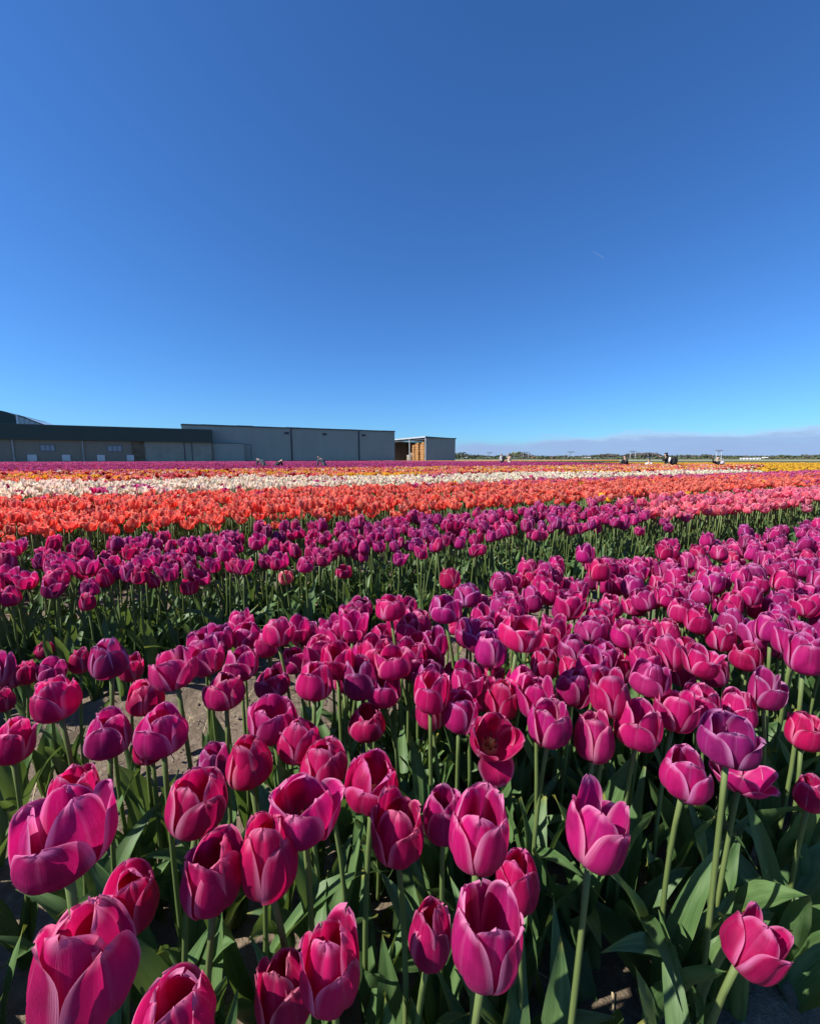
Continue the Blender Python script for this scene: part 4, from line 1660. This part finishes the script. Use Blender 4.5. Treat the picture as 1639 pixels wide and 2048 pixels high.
# ------------------------------------------------------------------ far trees, houses, glasshouses, railway portals
M_BARK = plain('bark', (0.075, 0.062, 0.050), 0.9, 0.3, 2)


def foliage_material(name, a, b_):
    m, nt, N, L, P, out = new_mat(name)
    tc = N.new('ShaderNodeTexCoord')
    oi = N.new('ShaderNodeObjectInfo')
    n = noisen(N, L, tc.outputs['Object'], 0.8, 4)
    c = mixc(N, L, smoothn(N, L, n, .3, .7), a, b_)
    c = mixc(N, L, mathn(N, L, 'MULTIPLY', oi.outputs['Random'], .5), c, tuple(x * .6 for x in b_))
    L.new(c, P.inputs['Base Color'])
    P.inputs['Roughness'].default_value = .8
    P.inputs['Specular IOR Level'].default_value = .15
    return m


M_FOL = [foliage_material('green_foliage', (.080, .100, .052), (.125, .142, .078)),
         foliage_material('bare_twigs', (.150, .132, .115), (.205, .178, .155)),
         foliage_material('spring_foliage', (.155, .185, .085), (.20, .23, .12))]


def tree_meshes(kind, seed):
    g = random.Random(seed)
    H, Wd = 8.0, g.uniform(2.2, 3.6)
    if kind == 2:
        Wd = 1.9
    b = MB()
    b.tube([(0, 0, 0), (g.uniform(-.1, .1), 0, 1.8), (g.uniform(-.2, .2), .1, 4.5)], [.26, .2, .08], 6)
    tips = []
    for k in range(7):
        a = k * .9 + g.uniform(-.3, .3)
        z0 = g.uniform(1.5, 4.0)
        e = Vector((math.cos(a) * Wd * g.uniform(.4, .75), math.sin(a) * Wd * g.uniform(.4, .75), z0 + g.uniform(1.2, 3.0)))
        b.tube([(0, 0, z0), e * .55 + Vector((0, 0, z0 * .45)), e], [.09, .055, .02], 4, 0, False)
        tips.append(e)
    tr_ = mesh_data('trunk', b.v, b.f, [M_BARK], b.m)
    vs, fs = [], []
    cl = [Vector((g.gauss(0, .42) * Wd, g.gauss(0, .42) * Wd, 4.9 + g.gauss(0, 1.25))) for _ in range(17)] + tips
    for c in cl:
        r = g.uniform(.55, 1.15)
        for q in range(36):
            p = c + Vector((g.gauss(0, .55), g.gauss(0, .55), g.gauss(0, .42))) * r
            if p.z < 1.0:
                continue
            s = g.uniform(.14, .34) if kind != 1 else g.uniform(.07, .20)
            M = Euler((g.uniform(0, 6.28), g.uniform(0, 6.28), g.uniform(0, 6.28))).to_matrix()
            k0 = len(vs)
            ln = 2.0 if kind == 1 else 1.0
            for qx, qy in ((-1, -1), (1, -1), (1.1, 1), (-.8, 1.1)):
                vs.append(tuple(p + M @ Vector((qx * s, qy * s * ln, 0))))
            fs.append((k0, k0 + 1, k0 + 2, k0 + 3))
    return tr_, mesh_data('crown', vs, fs, [M_FOL[kind]])


TREES = [(k, *tree_meshes(k, 100 + i)) for i, k in enumerate((0, 0, 0, 1, 1, 1, 2, 2))]
TOPS = [(905, 909), (920, 905.5), (945, 910), (985, 911), (998, 909.5), (1012, 912), (1025, 906.5), (1035, 904.5), (1050, 907), (1062, 910.5), (1090, 911.5), (1150, 911), (1195, 909.5),
        (1210, 907.5), (1232, 907), (1245, 911), (1262, 907), (1290, 906), (1310, 906.5), (1318, 911), (1340, 910.5), (1400, 910.5), (1412, 909), (1430, 911), (1500, 911.5), (1548, 911), (1562, 910),
        (1580, 911.5), (1605, 910), (1645, 909.5)]
tx, ty = [a for a, _ in TOPS], [b_ for _, b_ in TOPS]
LAB = ['dark green tree in the distant tree line', 'bare brownish spring tree in the distant tree line', 'fresh light green tree in the distant tree line']
LABSTART = {}
NT = 270
for i in range(NT):
    px = 903 + (1650 - 903) * (i + rnd.uniform(0, .9)) / NT
    if rnd.random() < .10 and not (1250 < px < 1320):
        continue
    top = float(np.interp(px, tx, ty)) + rnd.uniform(0, 2.2) * (0 if 1255 < px < 1312 or 1022 < px < 1054 else 1)
    D = rnd.uniform(380, 720)
    kind_w = (1255 < px < 1312 or 1205 < px < 1235 or 1040 < px < 1056)
    pool = [T for T in TREES if T[0] == 1] if kind_w else ([T for T in TREES if T[0] == 2] if 1029 < px < 1041 else ([T for T in TREES if T[0] == 0] * 2 + [T for T in TREES if T[0] == 1]))
    T = rnd.choice(pool)
    d = ray(px, 918)
    hgt = (918.2 - top) / FPX * D + CAM_H
    s = hgt / 7.6
    o = empty('tree', (d.x * D, d.y * D, -.03), rnd.uniform(0, 6.28))
    sxy = s * rnd.uniform(1.1, 1.9)
    o.scale = (sxy, sxy, s)
    tag(o, LAB[T[0]], 'tree', ['dark green trees of the far tree line', 'bare brownish trees of the far tree line', 'light green trees of the far tree line'][T[0]])
    link('trunk', T[1], o)
    link('crown', T[2], o)

# hedge bank and grass verges at the far side of the fields
def far_sheet(name, px0, px1, D0, D1, z, mat, kind='structure', label=None, cat=None):
    a, c = ray(px0, 918), ray(px1, 918)
    b = MB()
    vs = [(a.x * D0, a.y * D0, 0), (c.x * D0, c.y * D0, 0), (c.x * D1, c.y * D1, 0), (a.x * D1, a.y * D1, 0)]
    b.prism([Vector((p[0], p[1], -.05)) for p in vs], (0, 0, 0), (0, 0, z + .05))
    tag(b.build(name, mat), label, cat, None, kind)


M_PALE = plain('pale_verge', (.34, .33, .20), .9, .15, .02)
M_DKV = plain('dark_verge', (.045, .060, .030), .9, .2, .05)
far_sheet('dark_verge', 1240, 1750, 53, 98, .26, M_DKV)
far_sheet('pale_field', 880, 1750, 150, 262, .26, M_PALE)
far_sheet('grass_verge', 880, 1750, 264, 330, .34, M_DKV)
vs, fs = [], []
g = random.Random(9)
for i in range(9000):                        # low hedge and scrub along the far verge
    px = g.uniform(880, 1680)
    D = g.uniform(335, 365)
    d = ray(px, 918)
    p = Vector((d.x * D, d.y * D, abs(g.gauss(0, 1.0)) * (0.6 + .5 * math.sin(px * .08) ** 2)))
    s = g.uniform(.25, .6)
    M = Euler((g.uniform(0, 6.28), g.uniform(0, 6.28), g.uniform(0, 6.28))).to_matrix()
    k0 = len(vs)
    for qx, qy in ((-1, -1), (1, -1), (1, 1), (-1, 1)):
        vs.append(tuple(p + M @ Vector((qx * s, qy * s, 0))))
    fs.append((k0, k0 + 1, k0 + 2, k0 + 3))
tag(link('scrub', mesh_data('scrub', vs, fs, [M_FOL[0]])), 'low scrub and hedge running below the distant trees', 'scrub', None, 'stuff')


def house(name, px0, px1, ytop, D, wall, roof, label, cat, windows=3, flat=False):
    a = ray((px0 + px1) / 2, 918)
    Wd = (px1 - px0) / FPX * D
    H = (917 - ytop) / FPX * D + CAM_H
    rz = math.atan2(-a.x, a.y) + rnd.uniform(-.15, .15)
    o = empty(name, (a.x * D, a.y * D, 0), rz)
    tag(o, label, cat)
    hw = H * (.9 if flat else .55)
    box_part('wall', wall, o, -Wd / 2, Wd / 2, 0, Wd * .6, 0, hw)
    b = MB()
    e = .25
    if flat:
        n = max(2, int(Wd / 8))
        for k in range(n):
            x0 = -Wd / 2 + Wd * k / n
            x1 = x0 + Wd / n
            b.prism([(x0, -.1, hw), (x1, -.1, hw), ((x0 + x1) / 2, -.1, H)], (0, 0, 0), (0, Wd * .6 + .2, 0))
    else:
        b.prism([(-Wd / 2 - e, -e, hw), (-Wd / 2 - e, Wd * .6 + e, hw), (-Wd / 2 - e, Wd * .3, H)], (0, 0, 0), (Wd + 2 * e, 0, 0))
    b.build('roof', roof, o)
    for k in range(windows):
        x = -Wd / 2 + Wd * (k + .5) / windows
        box_part('window', M_PANE, o, x - Wd / windows * .25, x + Wd / windows * .25, -.05, -.002, hw * .35, hw * .8)


house('glasshouse', 1484, 1516, 915.2, 330, M_WHITE, M_GREENHOUSE, 'long white glasshouse with ridged roof before the far trees', 'glasshouse', 6, True)
house('glasshouse', 1512, 1532, 914.2, 372, M_WHITE, M_WHITE, 'taller white barn touching the end of the long glasshouse', 'barn', 3)
house('house', 1533, 1546, 915.8, 372, M_HOUSE, M_TRIM, 'small grey roofed house beside the white barn', 'house', 2)
house('house', 1552, 1566, 914.6, 372, M_HOUSE, M_TILE, 'small house with red roof among the far trees', 'house', 2)
house('house', 1592, 1602, 915, 380, M_WHITE, M_TILE, 'white cottage with red roof at the far end of the tree line', 'house', 2)
house('house', 1362, 1370, 915, 390, M_WHITE, M_TRIM, 'tiny white house behind the kneeling photographer', 'house', 1)
house('house', 1381, 1394, 915.5, 385, M_WHITE, M_TILE, 'low white house under the far trees beside the tiny one', 'house', 3)
house('house', 1410, 1432, 915.8, 385, M_WHITE, M_GREENHOUSE, 'pale low house left of the tall railway portal', 'house', 4)
house('glasshouse', 1150, 1196, 913.5, 420, M_WHITE, M_GREENHOUSE, 'wide pale glasshouse under the distant tree line', 'glasshouse', 8, True)
house('glasshouse', 1226, 1243, 914.5, 372, M_WHITE, M_GREENHOUSE, 'short white glasshouse beside the bare brown trees', 'glasshouse', 3, True)
house('house', 1062, 1072, 913.5, 420, M_HOUSE, M_TILE, 'brown roofed farmhouse beside a railway portal', 'house', 2)
house('glasshouse', 952, 978, 914.2, 372, M_WHITE, M_GREENHOUSE, 'flat white glasshouse to one side of the open shed', 'glasshouse', 4, True)
house('house', 928, 940, 914, 380, M_HOUSE, M_TRIM, 'pale house close to the corner of the open shed', 'house', 2)
house('house', 1092, 1104, 914, 430, M_HOUSE, M_TILE, 'little red roofed house in a gap of the far tree line', 'house', 2)
house('house', 1118, 1130, 913.8, 430, M_WHITE, M_TRIM, 'little white house with grey roof in the far tree line', 'house', 2)


def portal(px0, px1, ytop, D, label):
    a, c = ray(px0, 918), ray(px1, 918)
    H = (917 - ytop) / FPX * D + CAM_H
    o = empty('railway_portal', (a.x * D, a.y * D, 0))
    tag(o, label, 'railway portal', 'steel portals along the railway')
    Wd = (px1 - px0) / FPX * D
    for x in (0, Wd):
        b = MB()
        b.box((x, 0, H / 2), (.34, .34, H))
        b.build('post', M_STEEL, o)
    b = MB()
    for z in (H - .15, H - .75):
        b.box((Wd / 2, 0, z), (Wd + 1.6, .22, .22))
    for k in range(6):
        x = -.5 + (Wd + 1.0) * k / 5
        b.box((x, 0, H - .45), (.14, .14, .6))
    b.build('crossbeam', M_DPIPE, o)
    for x in (Wd * .38, Wd * .62):
        b = MB()
        b.tube([(x, 0, H - .8), (x, 0, H - 2.2)], [.10, .14], 5)
        b.build('insulator', M_DPIPE, o)


portal(1431, 1441, 900, 330, 'tall railway portal standing just beyond the bending person')
portal(1259, 1269, 902, 345, 'railway portal between the bare trees and the seated person in black')
portal(1135, 1146, 903, 370, 'railway portal midway above the low glasshouses')
portal(1045, 1056, 904, 400, 'railway portal in front of the grey bushes beyond the backpacker')
portal(974, 983, 904.5, 420, 'slim railway portal nearest to the open shed')
portal(913, 921, 905.5, 430, 'railway portal half hidden by the tree at the shed corner')

# ------------------------------------------------------------------ people among the flowers
def cloth(name, col, rough=.8):
    return plain(name, col, rough, .2, 9, .2)


M_SKIN = plain('skin', (.50, .32, .23), .6, .06, 10)
M_HAIR = cloth('dark_hair', (.014, .011, .010), .5)
M_BLK = cloth('black_cloth', (.020, .021, .024))
M_WHT = cloth('white_cloth', (.72, .71, .70))
M_GRYC = cloth('grey_cloth', (.075, .085, .095))
M_BEIGE = cloth('beige_cloth', (.50, .38, .30))
M_PINKC = cloth('pale_pink_cloth', (.70, .50, .50))
M_DNM = cloth('dark_jeans', (.035, .045, .07))
M_LBL = cloth('lilac_cloth', (.50, .46, .50))


def skin_mesh(name, joints, edges, mat, parent, lv=2):
    """joints: {name: (x, y, z, radius)}"""
    keys = list(joints)
    me = bpy.data.meshes.new(name)
    me.from_pydata([joints[k][:3] for k in keys], [(keys.index(a), keys.index(b_)) for a, b_ in edges], [])
    me.materials.append(mat)
    o = link(name, me, parent)
    md = o.modifiers.new('skin', 'SKIN')
    md.use_smooth_shade = True
    sv = me.skin_vertices[0].data
    for i, k in enumerate(keys):
        r = joints[k][3]
        sv[i].radius = (r, r * (joints[k][4] if len(joints[k]) > 4 else 1))
        sv[i].use_root = (i == 0)
    sd = o.modifiers.new('sub', 'SUBSURF')
    sd.levels = sd.render_levels = lv
    return o


def person(px, py_head, D, label, pose, top, trousers, hair, face=1.57, headcol=None, longhair=False, sleeves=True):
    """pose: joints in metres, x along the picture, y away, z up (standing on 0)."""
    d = ray(px, 918)
    o = empty('person', (d.x * D, d.y * D, 0.0), 0)
    tag(o, label, 'person')
    J = pose
    def j(k, r, f=1):
        return (*J[k], r, f)
    body = {'pelvis': j('pelvis', .125, .8), 'waist': j('waist', .105, .8), 'chest': j('chest', .125, .75), 'neck': j('neck', .050), 'chin': j('chin', .055), 'head': j('head', .088), 'crown': j('crown', .062)}
    E = [('pelvis', 'waist'), ('waist', 'chest'), ('chest', 'neck'), ('neck', 'chin'), ('chin', 'head'), ('head', 'crown')]
    for s in 'lr':
        body.update({'sh' + s: j('sh' + s, .058), 'el' + s: j('el' + s, .040), 'wr' + s: j('wr' + s, .026), 'ha' + s: j('ha' + s, .034, .5), 'fi' + s: j('fi' + s, .012),
                     'hip' + s: j('hip' + s, .088), 'kn' + s: j('kn' + s, .058), 'an' + s: j('an' + s, .038), 'toe' + s: j('toe' + s, .035)})
        E += [('chest', 'sh' + s), ('sh' + s, 'el' + s), ('el' + s, 'wr' + s), ('wr' + s, 'ha' + s), ('ha' + s, 'fi' + s), ('pelvis', 'hip' + s), ('hip' + s, 'kn' + s), ('kn' + s, 'an' + s), ('an' + s, 'toe' + s)]
    skin_mesh('body', body, E, M_SKIN, o)
    g_ = 1.18
    sh = {k: (*body[k][:3], body[k][3] * g_, 0.85) for k in ('pelvis', 'waist', 'chest')}
    E2 = [('pelvis', 'waist'), ('waist', 'chest')]
    for s in 'lr':
        for k in ('sh', 'el', 'wr') if sleeves else ('sh', 'el'):
            sh[k + s] = (*body[k + s][:3], body[k + s][3] * 1.32)
        E2 += [('chest', 'sh' + s), ('sh' + s, 'el' + s)] + ([('el' + s, 'wr' + s)] if sleeves else [])
    skin_mesh('jacket', sh, E2, top, o)
    tr_ = {'pelvis': (*body['pelvis'][:3], .135, .85)}
    E3 = []
    for s in 'lr':
        for k in ('hip', 'kn', 'an'):
            tr_[k + s] = (*body[k + s][:3], body[k + s][3] * 1.2)
        E3 += [('pelvis', 'hip' + s), ('hip' + s, 'kn' + s), ('kn' + s, 'an' + s)]
    skin_mesh('trousers', tr_, E3, trousers, o)
    h, c = Vector(J['head']), Vector(J['crown'])
    fdir = Vector((math.cos(face), math.sin(face), 0))
    hj = {'a': (*(h - fdir * .028 + (c - h) * .25), .095), 'b': (*(c - fdir * .02 + (c - h) * .25), .07)}
    hE = [('a', 'b')]
    if longhair:
        n_ = Vector(J['neck'])
        hj['c'] = (*(n_ - fdir * .075), .072)
        hj['d'] = (*(n_ - fdir * .10 + Vector((0, 0, -.14))), .045)
        hE += [('a', 'c'), ('c', 'd')]
    skin_mesh('hair', hj, hE, hair, o)
    b = MB()
    side = Vector((-fdir.y, fdir.x, 0))
    b.tube([h + fdir * .085 + Vector((0, 0, .01)), h + fdir * .112 - Vector((0, 0, .025))], [.010, .017], 6)
    for q in (-1, 1):
        b.tube([h + side * .09 * q + Vector((0, 0, .02)), h + side * .098 * q - Vector((0, 0, .03))], [.016, .012], 6)
    b.build('face', M_SKIN, o, True)
    return o


def lerp_pose(lean=(0, 0), kneel=True, hl=(-.30, .25, .8), hr=(.30, .25, .8), turn=0.0, pz=.42, head=None):
    """A kneeling or standing figure whose trunk leans by `lean` (x, y per unit height)."""
    P = Vector((0, 0, pz))
    ax = Vector((lean[0], lean[1], 1)).normalized()
    r = Vector((math.cos(turn), math.sin(turn), 0))
    fw = Vector((-r.y, r.x, 0))
    ch = P + ax * .40
    nk = P + ax * .56
    hd = nk + (ax * .16 if head is None else Vector(head).normalized() * .16)
    J = {'pelvis': P, 'waist': P + ax * .19, 'chest': ch, 'neck': nk, 'chin': nk + (hd - nk) * .5 + fw * .02, 'head': hd, 'crown': hd + (hd - nk).normalized() * .09}
    for s, q, hnd in (('l', -1, hl), ('r', 1, hr)):
        shd = P + ax * .49 + r * .175 * q
        hv = Vector(hnd)
        mid = (shd + hv) / 2
        dd = hv - shd
        L_ = min(dd.length, .56)
        bend = math.sqrt(max(0, .29 ** 2 - (L_ / 2) ** 2))
        hv = shd + dd.normalized() * L_
        el = shd + dd.normalized() * L_ / 2 + Vector((q * .25, -.2, -.9)).normalized() * bend
        J.update({'sh' + s: shd, 'el' + s: el, 'wr' + s: hv, 'ha' + s: hv + dd.normalized() * .08, 'fi' + s: hv + dd.normalized() * .16})
        hip = P + r * .095 * q - Vector((0, 0, .04))
        if kneel:
            kn = hip + fw * .38 + r * .06 * q + Vector((0, 0, -pz + .12 if q < 0 else .02))
            an_ = Vector((kn.x, kn.y, .08)) - fw * (.36 if q < 0 else .06)
        else:
            kn = Vector((hip.x, hip.y, pz * .52)) + fw * .05
            an_ = Vector((hip.x, hip.y, .09)) + r * .03 * q
        J.update({'hip' + s: hip, 'kn' + s: kn, 'an' + s: an_, 'toe' + s: an_ + fw * .16 - Vector((0, 0, .045))})
    return {k: tuple(v) for k, v in J.items()}


def backpack(px, D, x, y, z, label, size=(.30, .20, .46), tilt=(0, 0, 0)):
    d = ray(px, 918)
    o = empty('backpack', (d.x * D + x, d.y * D + y, z))
    o.rotation_euler = tilt
    tag(o, label, 'backpack')

    def lump(name, c, s3, mat, p):
        bm = bmesh.new()
        bmesh.ops.create_cube(bm, size=1)
        for v in bm.verts:
            v.co = Vector((v.co.x * s3[0] * (1 - .25 * (v.co.z > 0)), v.co.y * s3[1], v.co.z * s3[2])) + Vector(c)
        bmesh.ops.bevel(bm, geom=bm.edges[:], offset=min(s3) * .28, segments=3, affect='EDGES')
        me = bpy.data.meshes.new(name)
        bm.to_mesh(me)
        bm.free()
        me.materials.append(mat)
        return link(name, me, p)
    lump('bag', (0, 0, 0), size, M_BLK, o)
    lump('front_pocket', (0, -size[1] * .55, -size[2] * .16), (size[0] * .7, size[1] * .45, size[2] * .5), M_BLK, o)
    for q in (-1, 1):
        b = MB()
        x_ = q * size[0] * .3
        b.tube([(x_, size[1] * .4, size[2] * .42), (x_, size[1] * .95, size[2] * .45), (x_, size[1] * 1.2, 0), (x_, size[1] * .45, -size[2] * .4)], .018, 6)
        b.build('strap', M_GRYC, o, True)


# kneeling photographer with long dark hair and backpack
person(1334, 907, 27, 'woman kneeling in black jacket and white scarf holding a phone up to photograph', lerp_pose((-.12, .1), True, (-.36, .10, 1.08), (-.32, .16, 1.06), 1.2, .50), M_BLK, M_DNM, M_HAIR, 2.6, longhair=True)
d = ray(1334, 918)
b = MB()
b.box((d.x * 27 - .40, d.y * 27 + .12, 1.14), (.075, .012, .15))
tag(b.build('phone', M_BLK), 'small dark phone held up by the kneeling woman', 'phone')
b = MB()
b.tube([(d.x * 27 + .05, d.y * 27 - .17, 1.02), (d.x * 27 + .02, d.y * 27 - .22, .88), (d.x * 27 + .0, d.y * 27 - .21, .70)], [.05, .07, .05], 8)
tag(b.build('scarf', M_WHT, None, True), 'white scarf hanging on the kneeling woman', 'scarf')
backpack(1334, 27, .36, -.12, .78, 'big black rucksack on the kneeling woman photographing', (.46, .30, .52), (0, .35, 0))
# seated figure in black
person(1249, 913, 28, 'person in black coat sitting low beside the path with back turned', lerp_pose((.02, .05), True, (-.25, .2, .55), (.25, .2, .55), .2, .34), M_BLK, M_BLK, M_HAIR, 1.2)
# white top and dark hair
person(1298, 919, 28, 'person with black hair and white top crouching deep in the flowers', lerp_pose((.0, .08), True, (-.2, .3, .4), (.2, .3, .4), .0, .13), M_WHT, M_DNM, M_HAIR, 1.57)
# bending person with one arm stretched out
person(1444, 918, 26, 'person in black bowing low with one arm stretched out sideways', lerp_pose((-.45, .35), True, (-.62, .0, 1.02), (.2, .35, .35), .1, .30, head=(.35, .1, .9)), M_BLK, M_BLK, M_SKIN, 1.57)
d = ray(1448, 918)
bm = bmesh.new()
bmesh.ops.create_uvsphere(bm, u_segments=12, v_segments=8, radius=.115)
for v in bm.verts:
    v.co = Vector((v.co.x * 1.1, v.co.y * .8, v.co.z * .9 - (.02 if v.co.z < 0 else 0)))
me = bpy.data.meshes.new('pouch')
bm.to_mesh(me)
bm.free()
me.materials.append(M_LBL)
o = empty('shoulder_bag', (d.x * 25.7 - .10, d.y * 25.7, .70))
tag(o, 'pale lilac bag on the back of the bowing person', 'bag')
link('pouch', me, o)
b = MB()
b.tube([(-.12, 0, .1), (-.05, .08, .26), (.08, .1, .27), (.13, .0, .1)], .014, 6)
b.build('strap', M_LBL, o, True)
# backpacker and companion far in the purple field
person(1003, 910, 46, 'backpacker in white top standing waist deep in the far purple field', lerp_pose((-.05, .02), False, (-.2, .2, .75), (.2, .2, .75), .6, .66), M_WHT, M_DNM, M_HAIR, 1.3)
backpack(1003, 46, .17, -.05, .98, 'black backpack worn by the person far in the purple field', (.30, .22, .50))
person(1017, 910, 46, 'person in beige with one hand raised beside the backpacker', lerp_pose((.03, .02), False, (-.15, .1, 1.45), (.25, .1, .75), -.3, .62), M_BEIGE, M_BEIGE, M_HAIR, 1.9)
# two bending figures before the warehouse
person(530, 919, 27, 'person bent double in a pale grey top before the warehouse wall', lerp_pose((-1.1, .25), True, (-.55, .15, .35), (-.5, .25, .3), .4, .50, head=(-.9, .2, .1)), M_GRYC, M_BLK, M_HAIR, 2.9)
person(548, 923, 27, 'dark clothed figure almost hidden in flowers behind the bent one', lerp_pose((.7, .3), True, (.5, .3, .3), (.55, .3, .3), -.3, .32, head=(.8, .2, .3)), M_BLK, M_BLK, M_HAIR, .2)
person(650, 912, 27, 'crouching person in grey leaning forward over flowers before the warehouse downpipe', lerp_pose((-.75, .2), True, (-.5, .1, .55), (-.42, .2, .5), .5, .50, head=(-.7, .1, .7)), M_GRYC, M_BLK, M_HAIR, 2.9)

# ------------------------------------------------------------------ a short contrail high up
m, nt, N, L, P, out = new_mat('ice_trail')
tc = N.new('ShaderNodeTexCoord')
nz_ = noisen(N, L, tc.outputs['Object'], .02, 4)
P.inputs['Base Color'].default_value = (.8, .8, .8, 1)
P.inputs['Roughness'].default_value = 1
tb = N.new('ShaderNodeBsdfTransparent')
mx = N.new('ShaderNodeMixShader')
L.new(mathn(N, L, 'MULTIPLY', nz_, .12), mx.inputs[0])
L.new(tb.outputs[0], mx.inputs[1])
L.new(P.outputs[0], mx.inputs[2])
L.new(mx.outputs[0], out.inputs[0])
a, c = ray(1185, 502) * 4000, ray(1208, 516) * 4000
b = MB()
b.tube([a + (c - a) * k / 6 for k in range(7)], [2, 5, 6, 5, 6, 4, 2], 8)
tag(b.build('contrail', m, None, True), 'short faint white contrail high in the blue sky', 'contrail')
